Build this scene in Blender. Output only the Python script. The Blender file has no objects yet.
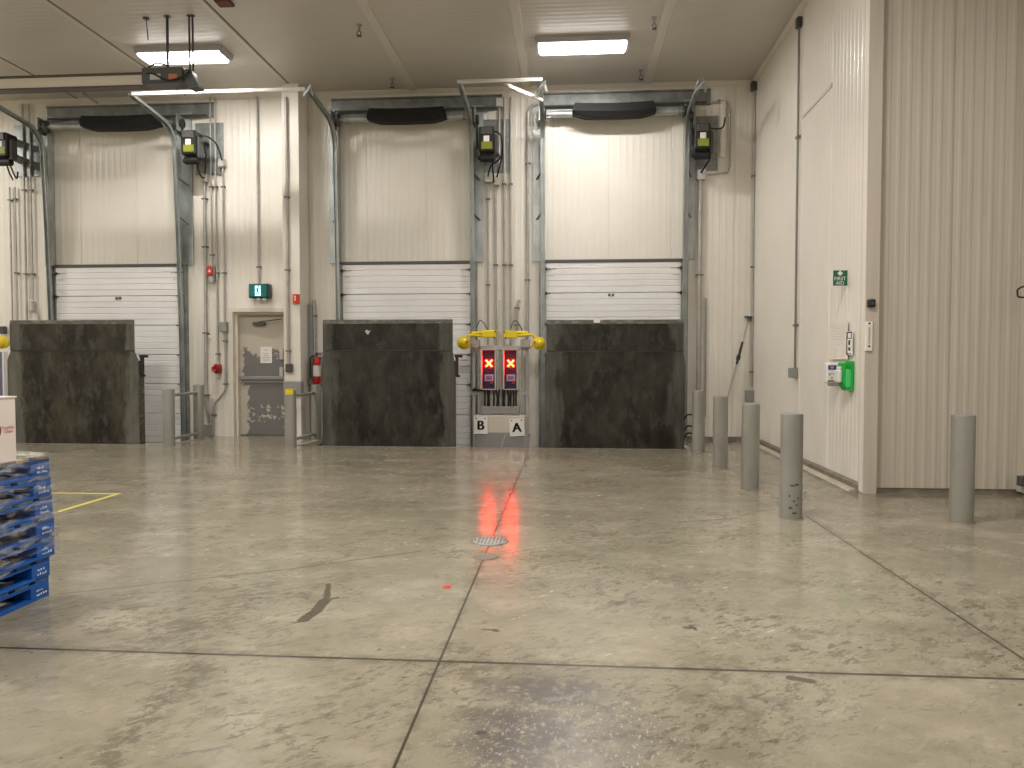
import bpy, math, random
from mathutils import Vector, Matrix
random.seed(7)
PI = math.pi
scene = bpy.context.scene
COL = scene.collection

# ------------------------------------------------------------------ camera model
F = 740.0
CAMH = 1.6
YAW = math.atan(56 / F)
PIT = math.atan(24 / F)
FW = Vector((-math.sin(YAW) * math.cos(PIT), math.cos(YAW) * math.cos(PIT), -math.sin(PIT)))
RT = Vector((math.cos(YAW), math.sin(YAW), 0))
UP = RT.cross(FW)
EYE = Vector((0, 0, CAMH))

def _ray(px, py):
    return FW + RT * ((px - 512) / F) + UP * ((384 - py) / F)
def atY(px, py, Y):
    d = _ray(px, py); return EYE + d * (Y / d.y)
def atX(px, py, X):
    d = _ray(px, py); return EYE + d * (X / d.x)
def atZ(px, py, Z):
    d = _ray(px, py); return EYE + d * ((Z - CAMH) / d.z)

# ------------------------------------------------------------------ room numbers
WY = 15.0        # back wall face
EDGE = 13.42     # edge of the dock pits
CEIL = 7.07
RX = 3.565        # right wall face near its end
RXB = 3.65       # and at the back corner
RY = 9.12        # where the right wall ends
RCY = 9.20       # face of the recess wall
PITZ = -0.6

# ------------------------------------------------------------------ mesh helper
class MB:
    def __init__(s):
        s.v = []; s.f = []; s.sm = []
    def add(s, vs, fs, smooth=False):
        o = len(s.v)
        s.v += [Vector(p) for p in vs]
        for i, f in enumerate(fs):
            s.f.append([o + k for k in f])
            s.sm.append(smooth if isinstance(smooth, bool) else smooth[i])
        return s
    def box(s, x0, x1, y0, y1, z0, z1):
        vs = [(x0,y0,z0),(x1,y0,z0),(x1,y1,z0),(x0,y1,z0),(x0,y0,z1),(x1,y0,z1),(x1,y1,z1),(x0,y1,z1)]
        return s.add(vs, [(0,3,2,1),(4,5,6,7),(0,1,5,4),(1,2,6,5),(2,3,7,6),(3,0,4,7)])
    def cbox(s, c, sx, sy, sz, rot=None):
        m = rot if rot else Matrix.Identity(3)
        vs = []
        for dz in (-.5, .5):
            for dx, dy in ((-.5,-.5),(.5,-.5),(.5,.5),(-.5,.5)):
                vs.append(Vector(c) + m @ Vector((dx*sx, dy*sy, dz*sz)))
        return s.add(vs, [(0,3,2,1),(4,5,6,7),(0,1,5,4),(1,2,6,5),(2,3,7,6),(3,0,4,7)])
    def rbox(s, x0, x1, y0, y1, z0, z1, b=.01):
        """box with chamfered edges round the XZ outline and a softened front (-Y)"""
        o = [(x0+b,z0),(x1-b,z0),(x1,z0+b),(x1,z1-b),(x1-b,z1),(x0+b,z1),(x0,z1-b),(x0,z0+b)]
        cx, cz = (x0+x1)/2, (z0+z1)/2
        i = [(cx+(p-cx)*(1-2*b/(x1-x0)), cz+(q-cz)*(1-2*b/(z1-z0))) for p, q in o]
        vs = [(p,y0,q) for p,q in i] + [(p,y0+b,q) for p,q in o] + [(p,y1,q) for p,q in o]
        fs = [tuple(range(8)), tuple(range(23,15,-1))]
        for r in (0, 8):
            for k in range(8):
                n = (k+1) % 8
                fs.append((r+k, r+8+k, r+8+n, r+n))
        return s.add(vs, fs)
    def cyl(s, p0, p1, r, r2=None, n=16, cap=True):
        p0 = Vector(p0); p1 = Vector(p1); r2 = r if r2 is None else r2
        d = (p1-p0).normalized()
        u = d.orthogonal().normalized(); w = d.cross(u)
        a = [p0 + (u*math.cos(2*PI*k/n) + w*math.sin(2*PI*k/n))*r for k in range(n)]
        b = [p1 + (u*math.cos(2*PI*k/n) + w*math.sin(2*PI*k/n))*r2 for k in range(n)]
        s.add(a+b, [(k,(k+1)%n,n+(k+1)%n,n+k) for k in range(n)], True)
        if cap:
            s.add(a, [tuple(range(n-1,-1,-1))]); s.add(b, [tuple(range(n))])
        return s
    def tube(s, pts, r, n=8):
        pts = [Vector(p) for p in pts]
        m = len(pts)
        t = []
        for i in range(m):
            a = pts[max(i-1,0)]; b = pts[min(i+1,m-1)]
            t.append((b-a).normalized())
        u = t[0].orthogonal().normalized()
        vs = []
        for i in range(m):
            u = (u - t[i]*u.dot(t[i])).normalized(); w = t[i].cross(u)
            for k in range(n):
                an = 2*PI*k/n
                vs.append(pts[i] + (u*math.cos(an)+w*math.sin(an))*r)
        fs = []
        for i in range(m-1):
            for k in range(n):
                fs.append((i*n+k, i*n+(k+1)%n, (i+1)*n+(k+1)%n, (i+1)*n+k))
        s.add(vs, fs, True)
        s.add(vs[:n], [tuple(range(n-1,-1,-1))]); s.add(vs[-n:], [tuple(range(n))])
        return s
    def lathe(s, prof, o, n=24, axis='z'):
        o = Vector(o); vs = []
        for r, h in prof:
            for k in range(n):
                an = 2*PI*k/n
                p = (r*math.cos(an), r*math.sin(an), h)
                if axis == 'y': p = (p[0], h, p[1])
                if axis == 'x': p = (h, p[0], p[1])
                vs.append(o + Vector(p))
        fs = []
        for i in range(len(prof)-1):
            for k in range(n):
                q = (i*n+k, i*n+(k+1)%n, (i+1)*n+(k+1)%n, (i+1)*n+k)
                fs.append(q if axis != 'y' else q[::-1])
        s.add(vs, fs, True)
        return s
    def prism(s, poly, o, u, v, d):
        """polygon in the (u,v) plane at o, extruded by vector d"""
        o = Vector(o); u = Vector(u); v = Vector(v); d = Vector(d); n = len(poly)
        a = [o + u*x + v*y for x, y in poly]
        b = [p + d for p in a]
        fs = [tuple(range(n-1,-1,-1)), tuple(range(n,2*n))]
        fs += [(k,(k+1)%n,n+(k+1)%n,n+k) for k in range(n)]
        return s.add(a+b, fs)
    def sweep(s, prof, path):
        """profile [(x, n)] swept along a path lying in a YZ plane (x is world X)"""
        path = [Vector(p) for p in path]; m = len(path); n = len(prof); vs = []
        for i in range(m):
            t = (path[min(i+1,m-1)] - path[max(i-1,0)]).normalized()
            nn = Vector((1,0,0)).cross(t)
            for a, b in prof:
                vs.append(path[i] + Vector((a,0,0)) + nn*b)
        fs = []
        for i in range(m-1):
            for k in range(n):
                fs.append((i*n+k, i*n+(k+1)%n, (i+1)*n+(k+1)%n, (i+1)*n+k))
        fs += [tuple(range(n-1,-1,-1)), tuple((m-1)*n+k for k in range(n))]
        return s.add(vs, fs)
    def ball(s, c, r, n=16, sc=(1,1,1)):
        c = Vector(c); vs = []; fs = []; m = n//2
        for i in range(m+1):
            th = PI*i/m
            for k in range(n):
                ph = 2*PI*k/n
                vs.append(c + Vector((r*sc[0]*math.sin(th)*math.cos(ph), r*sc[1]*math.sin(th)*math.sin(ph), r*sc[2]*math.cos(th))))
        for i in range(m):
            for k in range(n):
                fs.append((i*n+k, (i+1)*n+k, (i+1)*n+(k+1)%n, i*n+(k+1)%n))
        return s.add(vs, fs, True)
    def build(s, name, mat, parent=None, base=None, bevel=0):
        b = Vector(base) if base is not None else (BASE[parent.name] if parent is not None else Vector((0,0,0)))
        me = bpy.data.meshes.new(name)
        me.from_pydata([tuple(p-b) for p in s.v], [], s.f)
        me.polygons.foreach_set('use_smooth', s.sm)
        me.materials.append(mat); me.update()
        o = bpy.data.objects.new(name, me); COL.objects.link(o)
        if parent is not None:
            o.parent = parent
        else:
            o.location = b
        BASE[o.name] = b
        if bevel:
            md = o.modifiers.new('edge', 'BEVEL'); md.width = bevel; md.segments = 2; md.limit_method = 'ANGLE'
        return o

BASE = {}
def setp(o, label=None, cat=None, group=None, kind=None):
    if label: o['label'] = label
    if cat: o['category'] = cat
    if group: o['group'] = group
    if kind: o['kind'] = kind
    return o
def thing(name, label, cat, loc, group=None):
    o = bpy.data.objects.new(name, None); COL.objects.link(o)
    o.location = loc; o.empty_display_size = .1
    BASE[o.name] = Vector(loc)
    return setp(o, label, cat, group)
def single(mb, name, mat, label, cat, loc, group=None, bevel=0):
    return setp(mb.build(name, mat, None, loc, bevel), label, cat, group)
def struct(mb, name, mat, parent=None, base=None):
    o = mb.build(name, mat, parent, base)
    if parent is None: o['kind'] = 'structure'
    return o
def dup(root, loc, label, rotz=0, group=None):
    r = root.copy(); COL.objects.link(r); r.location = loc; r.rotation_euler.z = rotz
    r['label'] = label
    if group: r['group'] = group
    BASE[r.name] = Vector(loc)
    for ch in list(root.children):
        c = ch.copy(); COL.objects.link(c); c.parent = r
        for g in list(ch.children):
            d = g.copy(); COL.objects.link(d); d.parent = c
    return r
def text_mb(txt, size, o, u, v, depth=.004, align='CENTER', bold=0.0):
    """filled lettering as mesh, in plane (u,v) centred at o"""
    cu = bpy.data.curves.new('lettering', 'FONT')
    cu.body = txt; cu.size = size; cu.align_x = align; cu.align_y = 'CENTER'; cu.extrude = depth; cu.offset = bold
    to = bpy.data.objects.new('lettering', cu)
    me = to.to_mesh()
    u = Vector(u); v = Vector(v); w = u.cross(v)
    mb = MB()
    mb.add([Vector(o)+u*p.co.x+v*p.co.y+w*p.co.z for p in me.vertices], [tuple(p.vertices) for p in me.polygons])
    to.to_mesh_clear(); bpy.data.objects.remove(to); bpy.data.curves.remove(cu)
    return mb
def smooth(pts, n=8):
    pts = [Vector(p) for p in pts]; out = []
    for i in range(len(pts)-1):
        p0 = pts[max(i-1,0)]; p1 = pts[i]; p2 = pts[i+1]; p3 = pts[min(i+2,len(pts)-1)]
        for k in range(n):
            t = k/n
            out.append(.5*((2*p1)+(p2-p0)*t+(2*p0-5*p1+4*p2-p3)*t*t+(3*p1-p0-3*p2+p3)*t**3))
    out.append(pts[-1]); return out

# ------------------------------------------------------------------ materials
def nd(nt, t, **kw):
    n = nt.nodes.new(t)
    for k, v in kw.items():
        if k in n.bl_rna.properties: setattr(n, k, v)
        else: n.inputs[k].default_value = v
    return n
def c4(c): return (c[0], c[1], c[2], 1)
def mat(name, col, rough=.5, metal=0, col2=None, nscale=6, stretch=(1,1,1), bump=0, spec=.5, lo=.4, hi=.62, coat=0):
    m = bpy.data.materials.new(name); m.use_nodes = True
    nt = m.node_tree; b = nt.nodes['Principled BSDF']; L = nt.links.new
    b.inputs['Base Color'].default_value = c4(col)
    b.inputs['Roughness'].default_value = rough; b.inputs['Metallic'].default_value = metal
    b.inputs['Specular IOR Level'].default_value = spec
    if coat: b.inputs['Coat Weight'].default_value = coat
    if col2:
        tc = nd(nt, 'ShaderNodeTexCoord'); mp = nd(nt, 'ShaderNodeMapping'); mp.inputs['Scale'].default_value = stretch
        oi = nd(nt, 'ShaderNodeObjectInfo'); va = nd(nt, 'ShaderNodeVectorMath', operation='MULTIPLY_ADD')
        va.inputs[1].default_value = (1,1,1)
        sc = nd(nt, 'ShaderNodeMath', operation='MULTIPLY'); sc.inputs[1].default_value = 31.7
        L(oi.outputs['Random'], sc.inputs[0]); L(tc.outputs['Object'], va.inputs[0]); L(sc.outputs[0], va.inputs[2])
        no = nd(nt, 'ShaderNodeTexNoise', Scale=nscale, Detail=6.0, Roughness=.6)
        cr = nd(nt, 'ShaderNodeValToRGB')
        cr.color_ramp.elements[0].position = lo; cr.color_ramp.elements[0].color = c4(col)
        cr.color_ramp.elements[1].position = hi; cr.color_ramp.elements[1].color = c4(col2)
        L(va.outputs[0], mp.inputs[0]); L(mp.outputs[0], no.inputs['Vector']); L(no.outputs['Fac'], cr.inputs[0])
        L(cr.outputs[0], b.inputs['Base Color'])
        if bump:
            bp = nd(nt, 'ShaderNodeBump', Strength=bump, Distance=.02); L(no.outputs['Fac'], bp.inputs['Height']); L(bp.outputs[0], b.inputs['Normal'])
    return m
def emat(name, col, strength):
    m = bpy.data.materials.new(name); m.use_nodes = True
    b = m.node_tree.nodes['Principled BSDF']
    b.inputs['Base Color'].default_value = c4(col)
    b.inputs['Emission Color'].default_value = c4(col); b.inputs['Emission Strength'].default_value = strength
    return m

M = {}
M['wall']   = mat('cream wall panel', (.80,.755,.67), .34, col2=(.755,.71,.625), nscale=.7)
M['wallr']  = mat('cream right panel', (.83,.775,.69), .32, col2=(.79,.735,.65), nscale=.7)
M['recess'] = mat('beige recess panel', (.55,.495,.415), .40, col2=(.51,.455,.38), nscale=1.5, stretch=(6,6,.4))
M['white']  = mat('white painted steel', (.80,.775,.73), .35)
M['doorw']  = mat('white door steel', (.82,.81,.79), .35, col2=(.78,.765,.74), nscale=1.2)
M['trim']   = mat('cream trim', (.70,.64,.545), .4)
M['curb']   = mat('dark curb', (.16,.135,.10), .6, col2=(.24,.205,.16), nscale=5)
M['cove']   = mat('pale cove', (.52,.46,.37), .6, col2=(.40,.35,.28), nscale=7)
M['galv']   = mat('galvanised steel', (.33,.35,.34), .40, .7, col2=(.47,.495,.48), nscale=4, stretch=(1,1,.5))
M['galvd']  = mat('dull galvanised steel', (.22,.235,.225), .45, .7, col2=(.32,.335,.325), nscale=5)
M['pipe']   = mat('grey conduit', (.40,.38,.345), .45, .45, col2=(.47,.45,.41), nscale=6)
M['dpipe']  = mat('dark conduit', (.22,.205,.18), .45, .45)
M['strap']  = mat('dark strap', (.16,.15,.135), .5, .5)
M['boll']   = mat('grey bollard pipe', (.245,.238,.205), .38, .2, col2=(.31,.302,.265), nscale=3, stretch=(1,1,.35))
M['scuff']  = mat('scuffed bollard foot', (.08,.08,.075), .6)
M['black']  = mat('black plastic', (.012,.012,.011), .45)
M['rubber'] = mat('black rubber', (.01,.01,.01), .6)
M['fabric'] = mat('black cover', (.006,.0055,.0055), .6, col2=(.010,.009,.009), nscale=20, spec=.25)
M['dgrey']  = mat('dark grey metal', (.09,.09,.085), .45, .4)
M['grey']   = mat('grey enclosure', (.27,.265,.25), .5)
M['lgrey']  = mat('light grey enclosure', (.50,.48,.44), .5)
M['cream']  = mat('cream enclosure', (.60,.55,.45), .45)
M['yellow'] = mat('yellow plastic', (.80,.62,.015), .35)
M['ylabel'] = mat('yellow green label', (.24,.27,.02), .5)
M['paper']  = mat('white paper', (.82,.79,.75), .7)
M['fpaper'] = mat('off white sheet', (.80,.745,.66), .6)
M['ffink']  = mat('very faint print', (.62,.57,.50), .7)
M['ink']    = mat('dark print', (.05,.045,.05), .7)
M['fink']   = mat('faint print', (.42,.39,.37), .7)
M['dred']   = mat('dark red plastic', (.33,.015,.015), .4)
M['red']    = mat('red plastic', (.55,.02,.02), .35)
M['dorange'] = mat('dull orange', (.50,.18,.06), .5)
M['orange'] = mat('orange red sign', (.75,.06,.02), .5)
M['green']  = mat('green plastic', (.01,.42,.06), .3)
M['greenl'] = mat('light green plastic', (.06,.60,.16), .3)
M['dgreen'] = mat('dark green sign', (.005,.12,.05), .45)
M['dnavy']  = mat('dark blue green casing', (.01,.025,.035), .4)
M['teal']   = mat('teal sign face', (.0,.16,.155), .4)
M['purple'] = mat('dark purple label', (.06,.035,.16), .5)
M['sigbox'] = mat('dark signal face', (.018,.008,.05), .35)
M['lav']    = mat('lavender label', (.36,.36,.56), .5)
M['lavd']   = mat('blue grey label', (.14,.16,.34), .5)
M['blueg']  = mat('blue grey panel', (.13,.15,.22), .4)
M['blue']   = mat('blue painted wood', (.002,.105,.42), .5, col2=(.002,.07,.30), nscale=5, stretch=(3,.6,3), bump=.1)
M['blued']  = mat('worn blue wood', (.02,.09,.26), .6, col2=(.08,.12,.2), nscale=6, stretch=(.6,3,3))
M['wood']   = mat('bare deck wood', (.36,.30,.21), .65, col2=(.25,.205,.14), nscale=5, stretch=(.5,4,4))
M['mark']   = mat('white stencil', (.75,.77,.8), .6)
M['carton'] = mat('white carton board', (.78,.70,.645), .7, col2=(.74,.66,.605), nscale=2)
M['pink']   = mat('pink print', (.58,.20,.20), .7)
M['lip']    = mat('dark brown rail lip', (.07,.055,.045), .5)
M['maroon'] = mat('maroon print', (.12,.035,.03), .7)
M['lamp']   = emat('lamp diffuser', (1,.97,.965), 6)
M['led']    = emat('led strip', (1,.965,.93), 200)
M['lampb']  = mat('lamp housing', (.48,.47,.48), .4)
M['xlight'] = emat('red cross light', (1,.0095,.002), 95)
M['exitl']  = emat('lit exit pictogram', (.55,.85,1), 1.1)
M['glass']  = mat('frosted lens', (.75,.75,.72), .2)
M['ceil']   = None

# aged exit door leaf: grey paint with bare beige patches (object coordinates, metres)
def leaf_mat():
    m = bpy.data.materials.new('peeling grey door paint'); m.use_nodes = True
    nt = m.node_tree; L = nt.links.new; b = nt.nodes['Principled BSDF']
    tc = nd(nt,'ShaderNodeTexCoord'); sx = nd(nt,'ShaderNodeSeparateXYZ'); L(tc.outputs['Object'], sx.inputs[0])
    n1 = nd(nt,'ShaderNodeTexNoise', Scale=3.2, Detail=7.0, Roughness=.65); L(tc.outputs['Object'], n1.inputs['Vector'])
    n2 = nd(nt,'ShaderNodeTexNoise', Scale=9.0, Detail=5.0, Roughness=.6); L(tc.outputs['Object'], n2.inputs['Vector'])
    def ma(op, a, b_, c=None):
        n = nd(nt,'ShaderNodeMath', operation=op)
        for i, q in enumerate((a, b_, c)):
            if q is None: continue
            if isinstance(q, (int, float)): n.inputs[i].default_value = q
            else: L(q, n.inputs[i])
        return n.outputs[0]
    X, Z = sx.outputs[0], sx.outputs[2]
    n1f = ma('SUBTRACT', n1.outputs[0], .5); n2f = ma('SUBTRACT', n2.outputs[0], .5)
    top = ma('GREATER_THAN', ma('ADD', Z, ma('MULTIPLY', n1f, 1.5)), 1.78)
    side = ma('MULTIPLY', ma('LESS_THAN', ma('ADD', X, ma('MULTIPLY', n2f, .5)), .17), ma('LESS_THAN', Z, 1.06))
    band = ma('SUBTRACT', .20, ma('ABSOLUTE', ma('SUBTRACT', Z, .48), 0))
    chips = ma('GREATER_THAN', ma('ADD', n2f, ma('MULTIPLY', band, .45)), .115)
    side2 = ma('MULTIPLY', ma('LESS_THAN', ma('ADD', X, ma('MULTIPLY', n2f, .4)), .06), ma('GREATER_THAN', Z, 1.06))
    mask = ma('MAXIMUM', ma('MAXIMUM', top, side), ma('MAXIMUM', chips, side2))
    mx = nd(nt,'ShaderNodeMix', data_type='RGBA'); L(mask, mx.inputs[0])
    mx.inputs[6].default_value = (.175,.165,.16,1); mx.inputs[7].default_value = (.50,.455,.37,1)
    L(mx.outputs[2], b.inputs['Base Color']); b.inputs['Roughness'].default_value = .5
    return m
M['leaf'] = leaf_mat()

# steel leveller plates: dark mill scale with scraped pale side bands and vertical streaks
def plate_mat(name, halfw, h, dark=1.0):
    m = bpy.data.materials.new(name); m.use_nodes = True
    nt = m.node_tree; L = nt.links.new; b = nt.nodes['Principled BSDF']
    tc = nd(nt,'ShaderNodeTexCoord'); oi = nd(nt,'ShaderNodeObjectInfo')
    off = nd(nt,'ShaderNodeMath', operation='MULTIPLY'); off.inputs[1].default_value = 17.3; L(oi.outputs['Random'], off.inputs[0])
    va = nd(nt,'ShaderNodeVectorMath', operation='ADD'); L(tc.outputs['Object'], va.inputs[0]); L(off.outputs[0], va.inputs[1])
    def noise(sc, stretch, det=7.0):
        mp = nd(nt,'ShaderNodeMapping'); mp.inputs['Scale'].default_value = stretch; L(va.outputs[0], mp.inputs[0])
        n = nd(nt,'ShaderNodeTexNoise', Scale=sc, Detail=det, Roughness=.65); L(mp.outputs[0], n.inputs['Vector']); return n.outputs[0]
    def ramp(f, p0, c0, p1, c1):
        r = nd(nt,'ShaderNodeValToRGB'); e = r.color_ramp.elements
        e[0].position = p0; e[0].color = c4(c0); e[1].position = p1; e[1].color = c4(c1); L(f, r.inputs[0]); return r.outputs[0]
    def mix(f, a, c):
        x = nd(nt,'ShaderNodeMix', data_type='RGBA'); L(f, x.inputs[0])
        for i, q in ((6,a),(7,c)):
            if isinstance(q, tuple): x.inputs[i].default_value = c4(q)
            else: L(q, x.inputs[i])
        return x.outputs[2]
    base = ramp(noise(2.6,(1,1,.5)), .38, (.010*dark,.0085*dark,.0055*dark), .64, (.045*dark,.039*dark,.027*dark))
    base = mix(ramp(noise(6.5,(1,1,.5), 10.0), .50, (0,0,0), .64, (.65,.65,.65)), base, (.062*dark,.058*dark,.045*dark))
    sp = nd(nt,'ShaderNodeSeparateXYZ'); L(tc.outputs['Object'], sp.inputs[0])
    ab = nd(nt,'ShaderNodeMath', operation='ABSOLUTE'); L(sp.outputs[0], ab.inputs[0])
    wob = nd(nt,'ShaderNodeMath', operation='MULTIPLY_ADD'); L(noise(4,(1,1,.3)), wob.inputs[0]); wob.inputs[1].default_value = .8; L(ab.outputs[0], wob.inputs[2])
    hs = nd(nt,'ShaderNodeMath', operation='MULTIPLY'); hs.inputs[1].default_value = .5; L(wob.outputs[0], hs.inputs[0])
    side = ramp(hs.outputs[0], (halfw+.14)*.5, (0,0,0), (halfw+.24)*.5, (.9,.9,.9))
    base = mix(side, base, ramp(noise(7,(1,1,.2)), .35, (.055*dark,.053*dark,.042*dark), .65, (.115*dark,.113*dark,.092*dark)))
    # small pale nicks
    base = mix(ramp(noise(13,(1,1,.8),3.0), .72, (0,0,0), .76, (1,1,1)), base, (.22,.20,.16))
    tp = nd(nt,'ShaderNodeMath', operation='MULTIPLY_ADD'); L(noise(9,(1,1,1)), tp.inputs[0]); tp.inputs[1].default_value = .10; L(sp.outputs[2], tp.inputs[2])
    base = mix(ramp(tp.outputs[0], 1.0, (0,0,0), 1.0001, (0,0,0)), base, (.2,.18,.14))
    L(base, b.inputs['Base Color']); b.inputs['Metallic'].default_value = .15
    b.inputs['Roughness'].default_value = .5; b.inputs['Specular IOR Level'].default_value = .35
    return m
M['plate'] = plate_mat('dark worn steel plate', 1.22, 2.3)
M['plateg'] = plate_mat('grey brown worn steel plate', 1.22, 2.3, 1.45)
M['worn'] = mat('scraped steel edge', (.085,.076,.057), .55, .2, col2=(.24,.22,.17), nscale=9, stretch=(1,1,3), lo=.5, hi=.72)

# ceiling: ribbed panels (ribs run left to right)
def ceil_mat():
    m = bpy.data.materials.new('ribbed ceiling panel'); m.use_nodes = True
    nt = m.node_tree; L = nt.links.new; b = nt.nodes['Principled BSDF']
    tc = nd(nt,'ShaderNodeTexCoord')
    w = nd(nt,'ShaderNodeTexWave', Scale=2.4, bands_direction='Y'); L(tc.outputs['Object'], w.inputs['Vector'])
    bp = nd(nt,'ShaderNodeBump', Strength=.22, Distance=.01); L(w.outputs['Fac'], bp.inputs['Height']); L(bp.outputs[0], b.inputs['Normal'])
    no = nd(nt,'ShaderNodeTexNoise', Scale=.6, Detail=4.0); L(tc.outputs['Object'], no.inputs['Vector'])
    r = nd(nt,'ShaderNodeValToRGB'); r.color_ramp.elements[0].color = (.50,.47,.415,1); r.color_ramp.elements[1].color = (.57,.535,.475,1)
    L(no.outputs['Fac'], r.inputs[0]); L(r.outputs[0], b.inputs['Base Color'])
    b.inputs['Roughness'].default_value = .38
    return m
M['ceil'] = ceil_mat()
M['batten'] = mat('ceiling joint strip', (.60,.565,.50), .4)

# polished concrete floor: mottling, scuffs, saw cuts, worn patches
def floor_mat():
    m = bpy.data.materials.new('polished worn concrete'); m.use_nodes = True
    nt = m.node_tree; L = nt.links.new; b = nt.nodes['Principled BSDF']
    tc = nd(nt,'ShaderNodeTexCoord'); P = tc.outputs['Object']
    def put(sock, q):
        if isinstance(q, (int, float)): sock.default_value = q
        elif isinstance(q, tuple): sock.default_value = q if len(q) == len(sock.default_value) else c4(q)
        else: L(q, sock)
    def ma(op, a, b_=None, c=None, clamp=False):
        n = nd(nt,'ShaderNodeMath', operation=op); n.use_clamp = clamp
        for i, q in enumerate((a, b_, c)):
            if q is not None: put(n.inputs[i], q)
        return n.outputs[0]
    def vm(op, a, b_=None, out=0):
        n = nd(nt,'ShaderNodeVectorMath', operation=op); put(n.inputs[0], a)
        if b_ is not None: put(n.inputs[1], b_)
        return n.outputs[out]
    def noise(sc, stretch=(1,1,1), det=6.0, ro=.6, rot=0, off=(0,0,0), vec=None, out=0):
        m0 = nd(nt,'ShaderNodeMapping'); m0.inputs['Rotation'].default_value = (0,0,rot); m0.inputs['Location'].default_value = off
        mp = nd(nt,'ShaderNodeMapping'); mp.inputs['Scale'].default_value = stretch
        L(P if vec is None else vec, m0.inputs[0]); L(m0.outputs[0], mp.inputs[0])
        n = nd(nt,'ShaderNodeTexNoise', Scale=sc, Detail=det, Roughness=ro); L(mp.outputs[0], n.inputs['Vector']); return n.outputs[out]
    def sst(x, lo, hi, a=0.0, z=1.0):
        n = nd(nt,'ShaderNodeMapRange', interpolation_type='SMOOTHSTEP'); L(x, n.inputs[0])
        n.inputs[1].default_value = lo; n.inputs[2].default_value = hi; n.inputs[3].default_value = a; n.inputs[4].default_value = z
        return n.outputs[0]
    def mix(f, a, c):
        x = nd(nt,'ShaderNodeMix', data_type='RGBA'); put(x.inputs[0], f); put(x.inputs[6], a); put(x.inputs[7], c); return x.outputs[2]
    flat = vm('MULTIPLY', P, (1,1,0))
    wn = noise(1.6, det=3.0, out=1)
    warp = vm('ADD', flat, vm('MULTIPLY', vm('SUBTRACT', wn, (.5,.5,.5)), (.14,.14,0)))
    wn2 = noise(5, det=4.0, out=1)
    warpf = vm('ADD', flat, vm('MULTIPLY', vm('SUBTRACT', wn2, (.5,.5,.5)), (.16,.16,0)))
    warps = vm('ADD', flat, vm('MULTIPLY', vm('SUBTRACT', wn2, (.5,.5,.5)), (.05,.05,0)))
    def seg(vec, a, c, w, soft):
        ax, ay = a; dx, dy = c[0]-ax, c[1]-ay; l2 = dx*dx+dy*dy
        q = vm('SUBTRACT', vec, (ax,ay,0))
        t = ma('DIVIDE', vm('DOT_PRODUCT', q, (dx,dy,0), 1), l2, clamp=True)
        sc = nd(nt,'ShaderNodeVectorMath', operation='SCALE'); sc.inputs[0].default_value = (dx,dy,0); L(t, sc.inputs['Scale'])
        d = vm('LENGTH', vm('SUBTRACT', q, sc.outputs[0]), None, 1)
        return sst(d, w, w+soft, 1, 0)
    def mx(*a):
        r = a[0]
        for q in a[1:]: r = ma('MAXIMUM', r, q)
        return r
    def ell(c, rx, ry, soft=.35, vec=None):
        q = vm('MULTIPLY', vm('SUBTRACT', warp if vec is None else vec, (c[0],c[1],0)), (1/rx,1/ry,0))
        return sst(vm('LENGTH', q, None, 1), 1-soft, 1, 1, 0)
    fz = lambda a, b_: tuple(atZ(a, b_, 0))[:2]
    tz = lambda vec, pts, w, soft: mx(*[seg(vec, fz(*pts[k]), fz(*pts[k+1]), w, soft) for k in range(len(pts)-1)]) if len(pts) > 2 else seg(vec, fz(*pts[0]), fz(*pts[1]), w, soft)
    # broad mottling
    big = noise(.42, (.9,1.2,1), 5.0)
    col = mix(sst(big, .36, .64), (.325,.290,.212,1), (.245,.217,.156,1))
    col = mix(ma('MULTIPLY', sst(noise(1.5, (1,1.3,1), 8.0, .68), .47, .66), .6), col, (.42,.372,.285,1))
    col = mix(ma('MULTIPLY', sst(noise(1.2, (1,1.3,1), 8.0, .7, off=(4,9,0)), .50, .68), .55), col, (.195,.168,.118,1))
    # smudges, roughly as long as wide, thicker in some areas
    area_ = sst(noise(.85, det=5.0, ro=.6, off=(11,3,0)), .40, .62, .08, 1)
    sm1 = ma('MULTIPLY', sst(noise(4.2, (1.7,.9,1), 9.0, .74, rot=.7), .525, .585), area_)
    col = mix(ma('MULTIPLY', sm1, .55), col, (.125,.105,.072,1))
    sm2 = ma('MULTIPLY', sst(noise(9.5, (1.9,.9,1), 8.0, .74, rot=.8, off=(2,5,0)), .545, .59), area_)
    col = mix(ma('MULTIPLY', sm2, .62), col, (.095,.08,.056,1))
    sc1 = sst(noise(5.5, (3.0,.9,1), 7.0, .7, rot=.9), .585, .625)
    sc2 = sst(noise(6.5, (2.6,.9,1), 7.0, .7, rot=1.25, off=(7,2,0)), .59, .63)
    col = mix(ma('MULTIPLY', ma('MULTIPLY', mx(sc1, sc2), sst(area_, 0, 1, .35, 1)), .62), col, (.08,.066,.047,1))
    fine = sst(noise(26, (1.5,1,1), 6.0, .75, rot=.8), .54, .66)
    col = mix(ma('MULTIPLY', fine, .3), col, (.16,.138,.10,1))
    pale = sst(noise(6.5, (2.2,.9,1), 8.0, .74, rot=.75, off=(3,1,0)), .55, .63)
    col = mix(ma('MULTIPLY', pale, .20), col, (.50,.45,.36,1))
    specks = sst(noise(17, (1,1,1), 2.0, .5, off=(8,8,0)), .735, .75)
    col = mix(ma('MULTIPLY', specks, .8), col, (.06,.05,.04,1))
    # worn grey patch with bright scratches in front of the camera
    pc = fz(525, 738); pd = fz(600, 735); pe = fz(745, 705)
    worn = ma('MULTIPLY', mx(ell(pc, .38, .50, .7), ell(fz(545,690), .45, .28, .7), ma('MULTIPLY', ell(pd, .42, .42, .8), .6)), sst(noise(12, (1.1,1,1), 8.0, .78, rot=.15), .40, .50))
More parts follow.
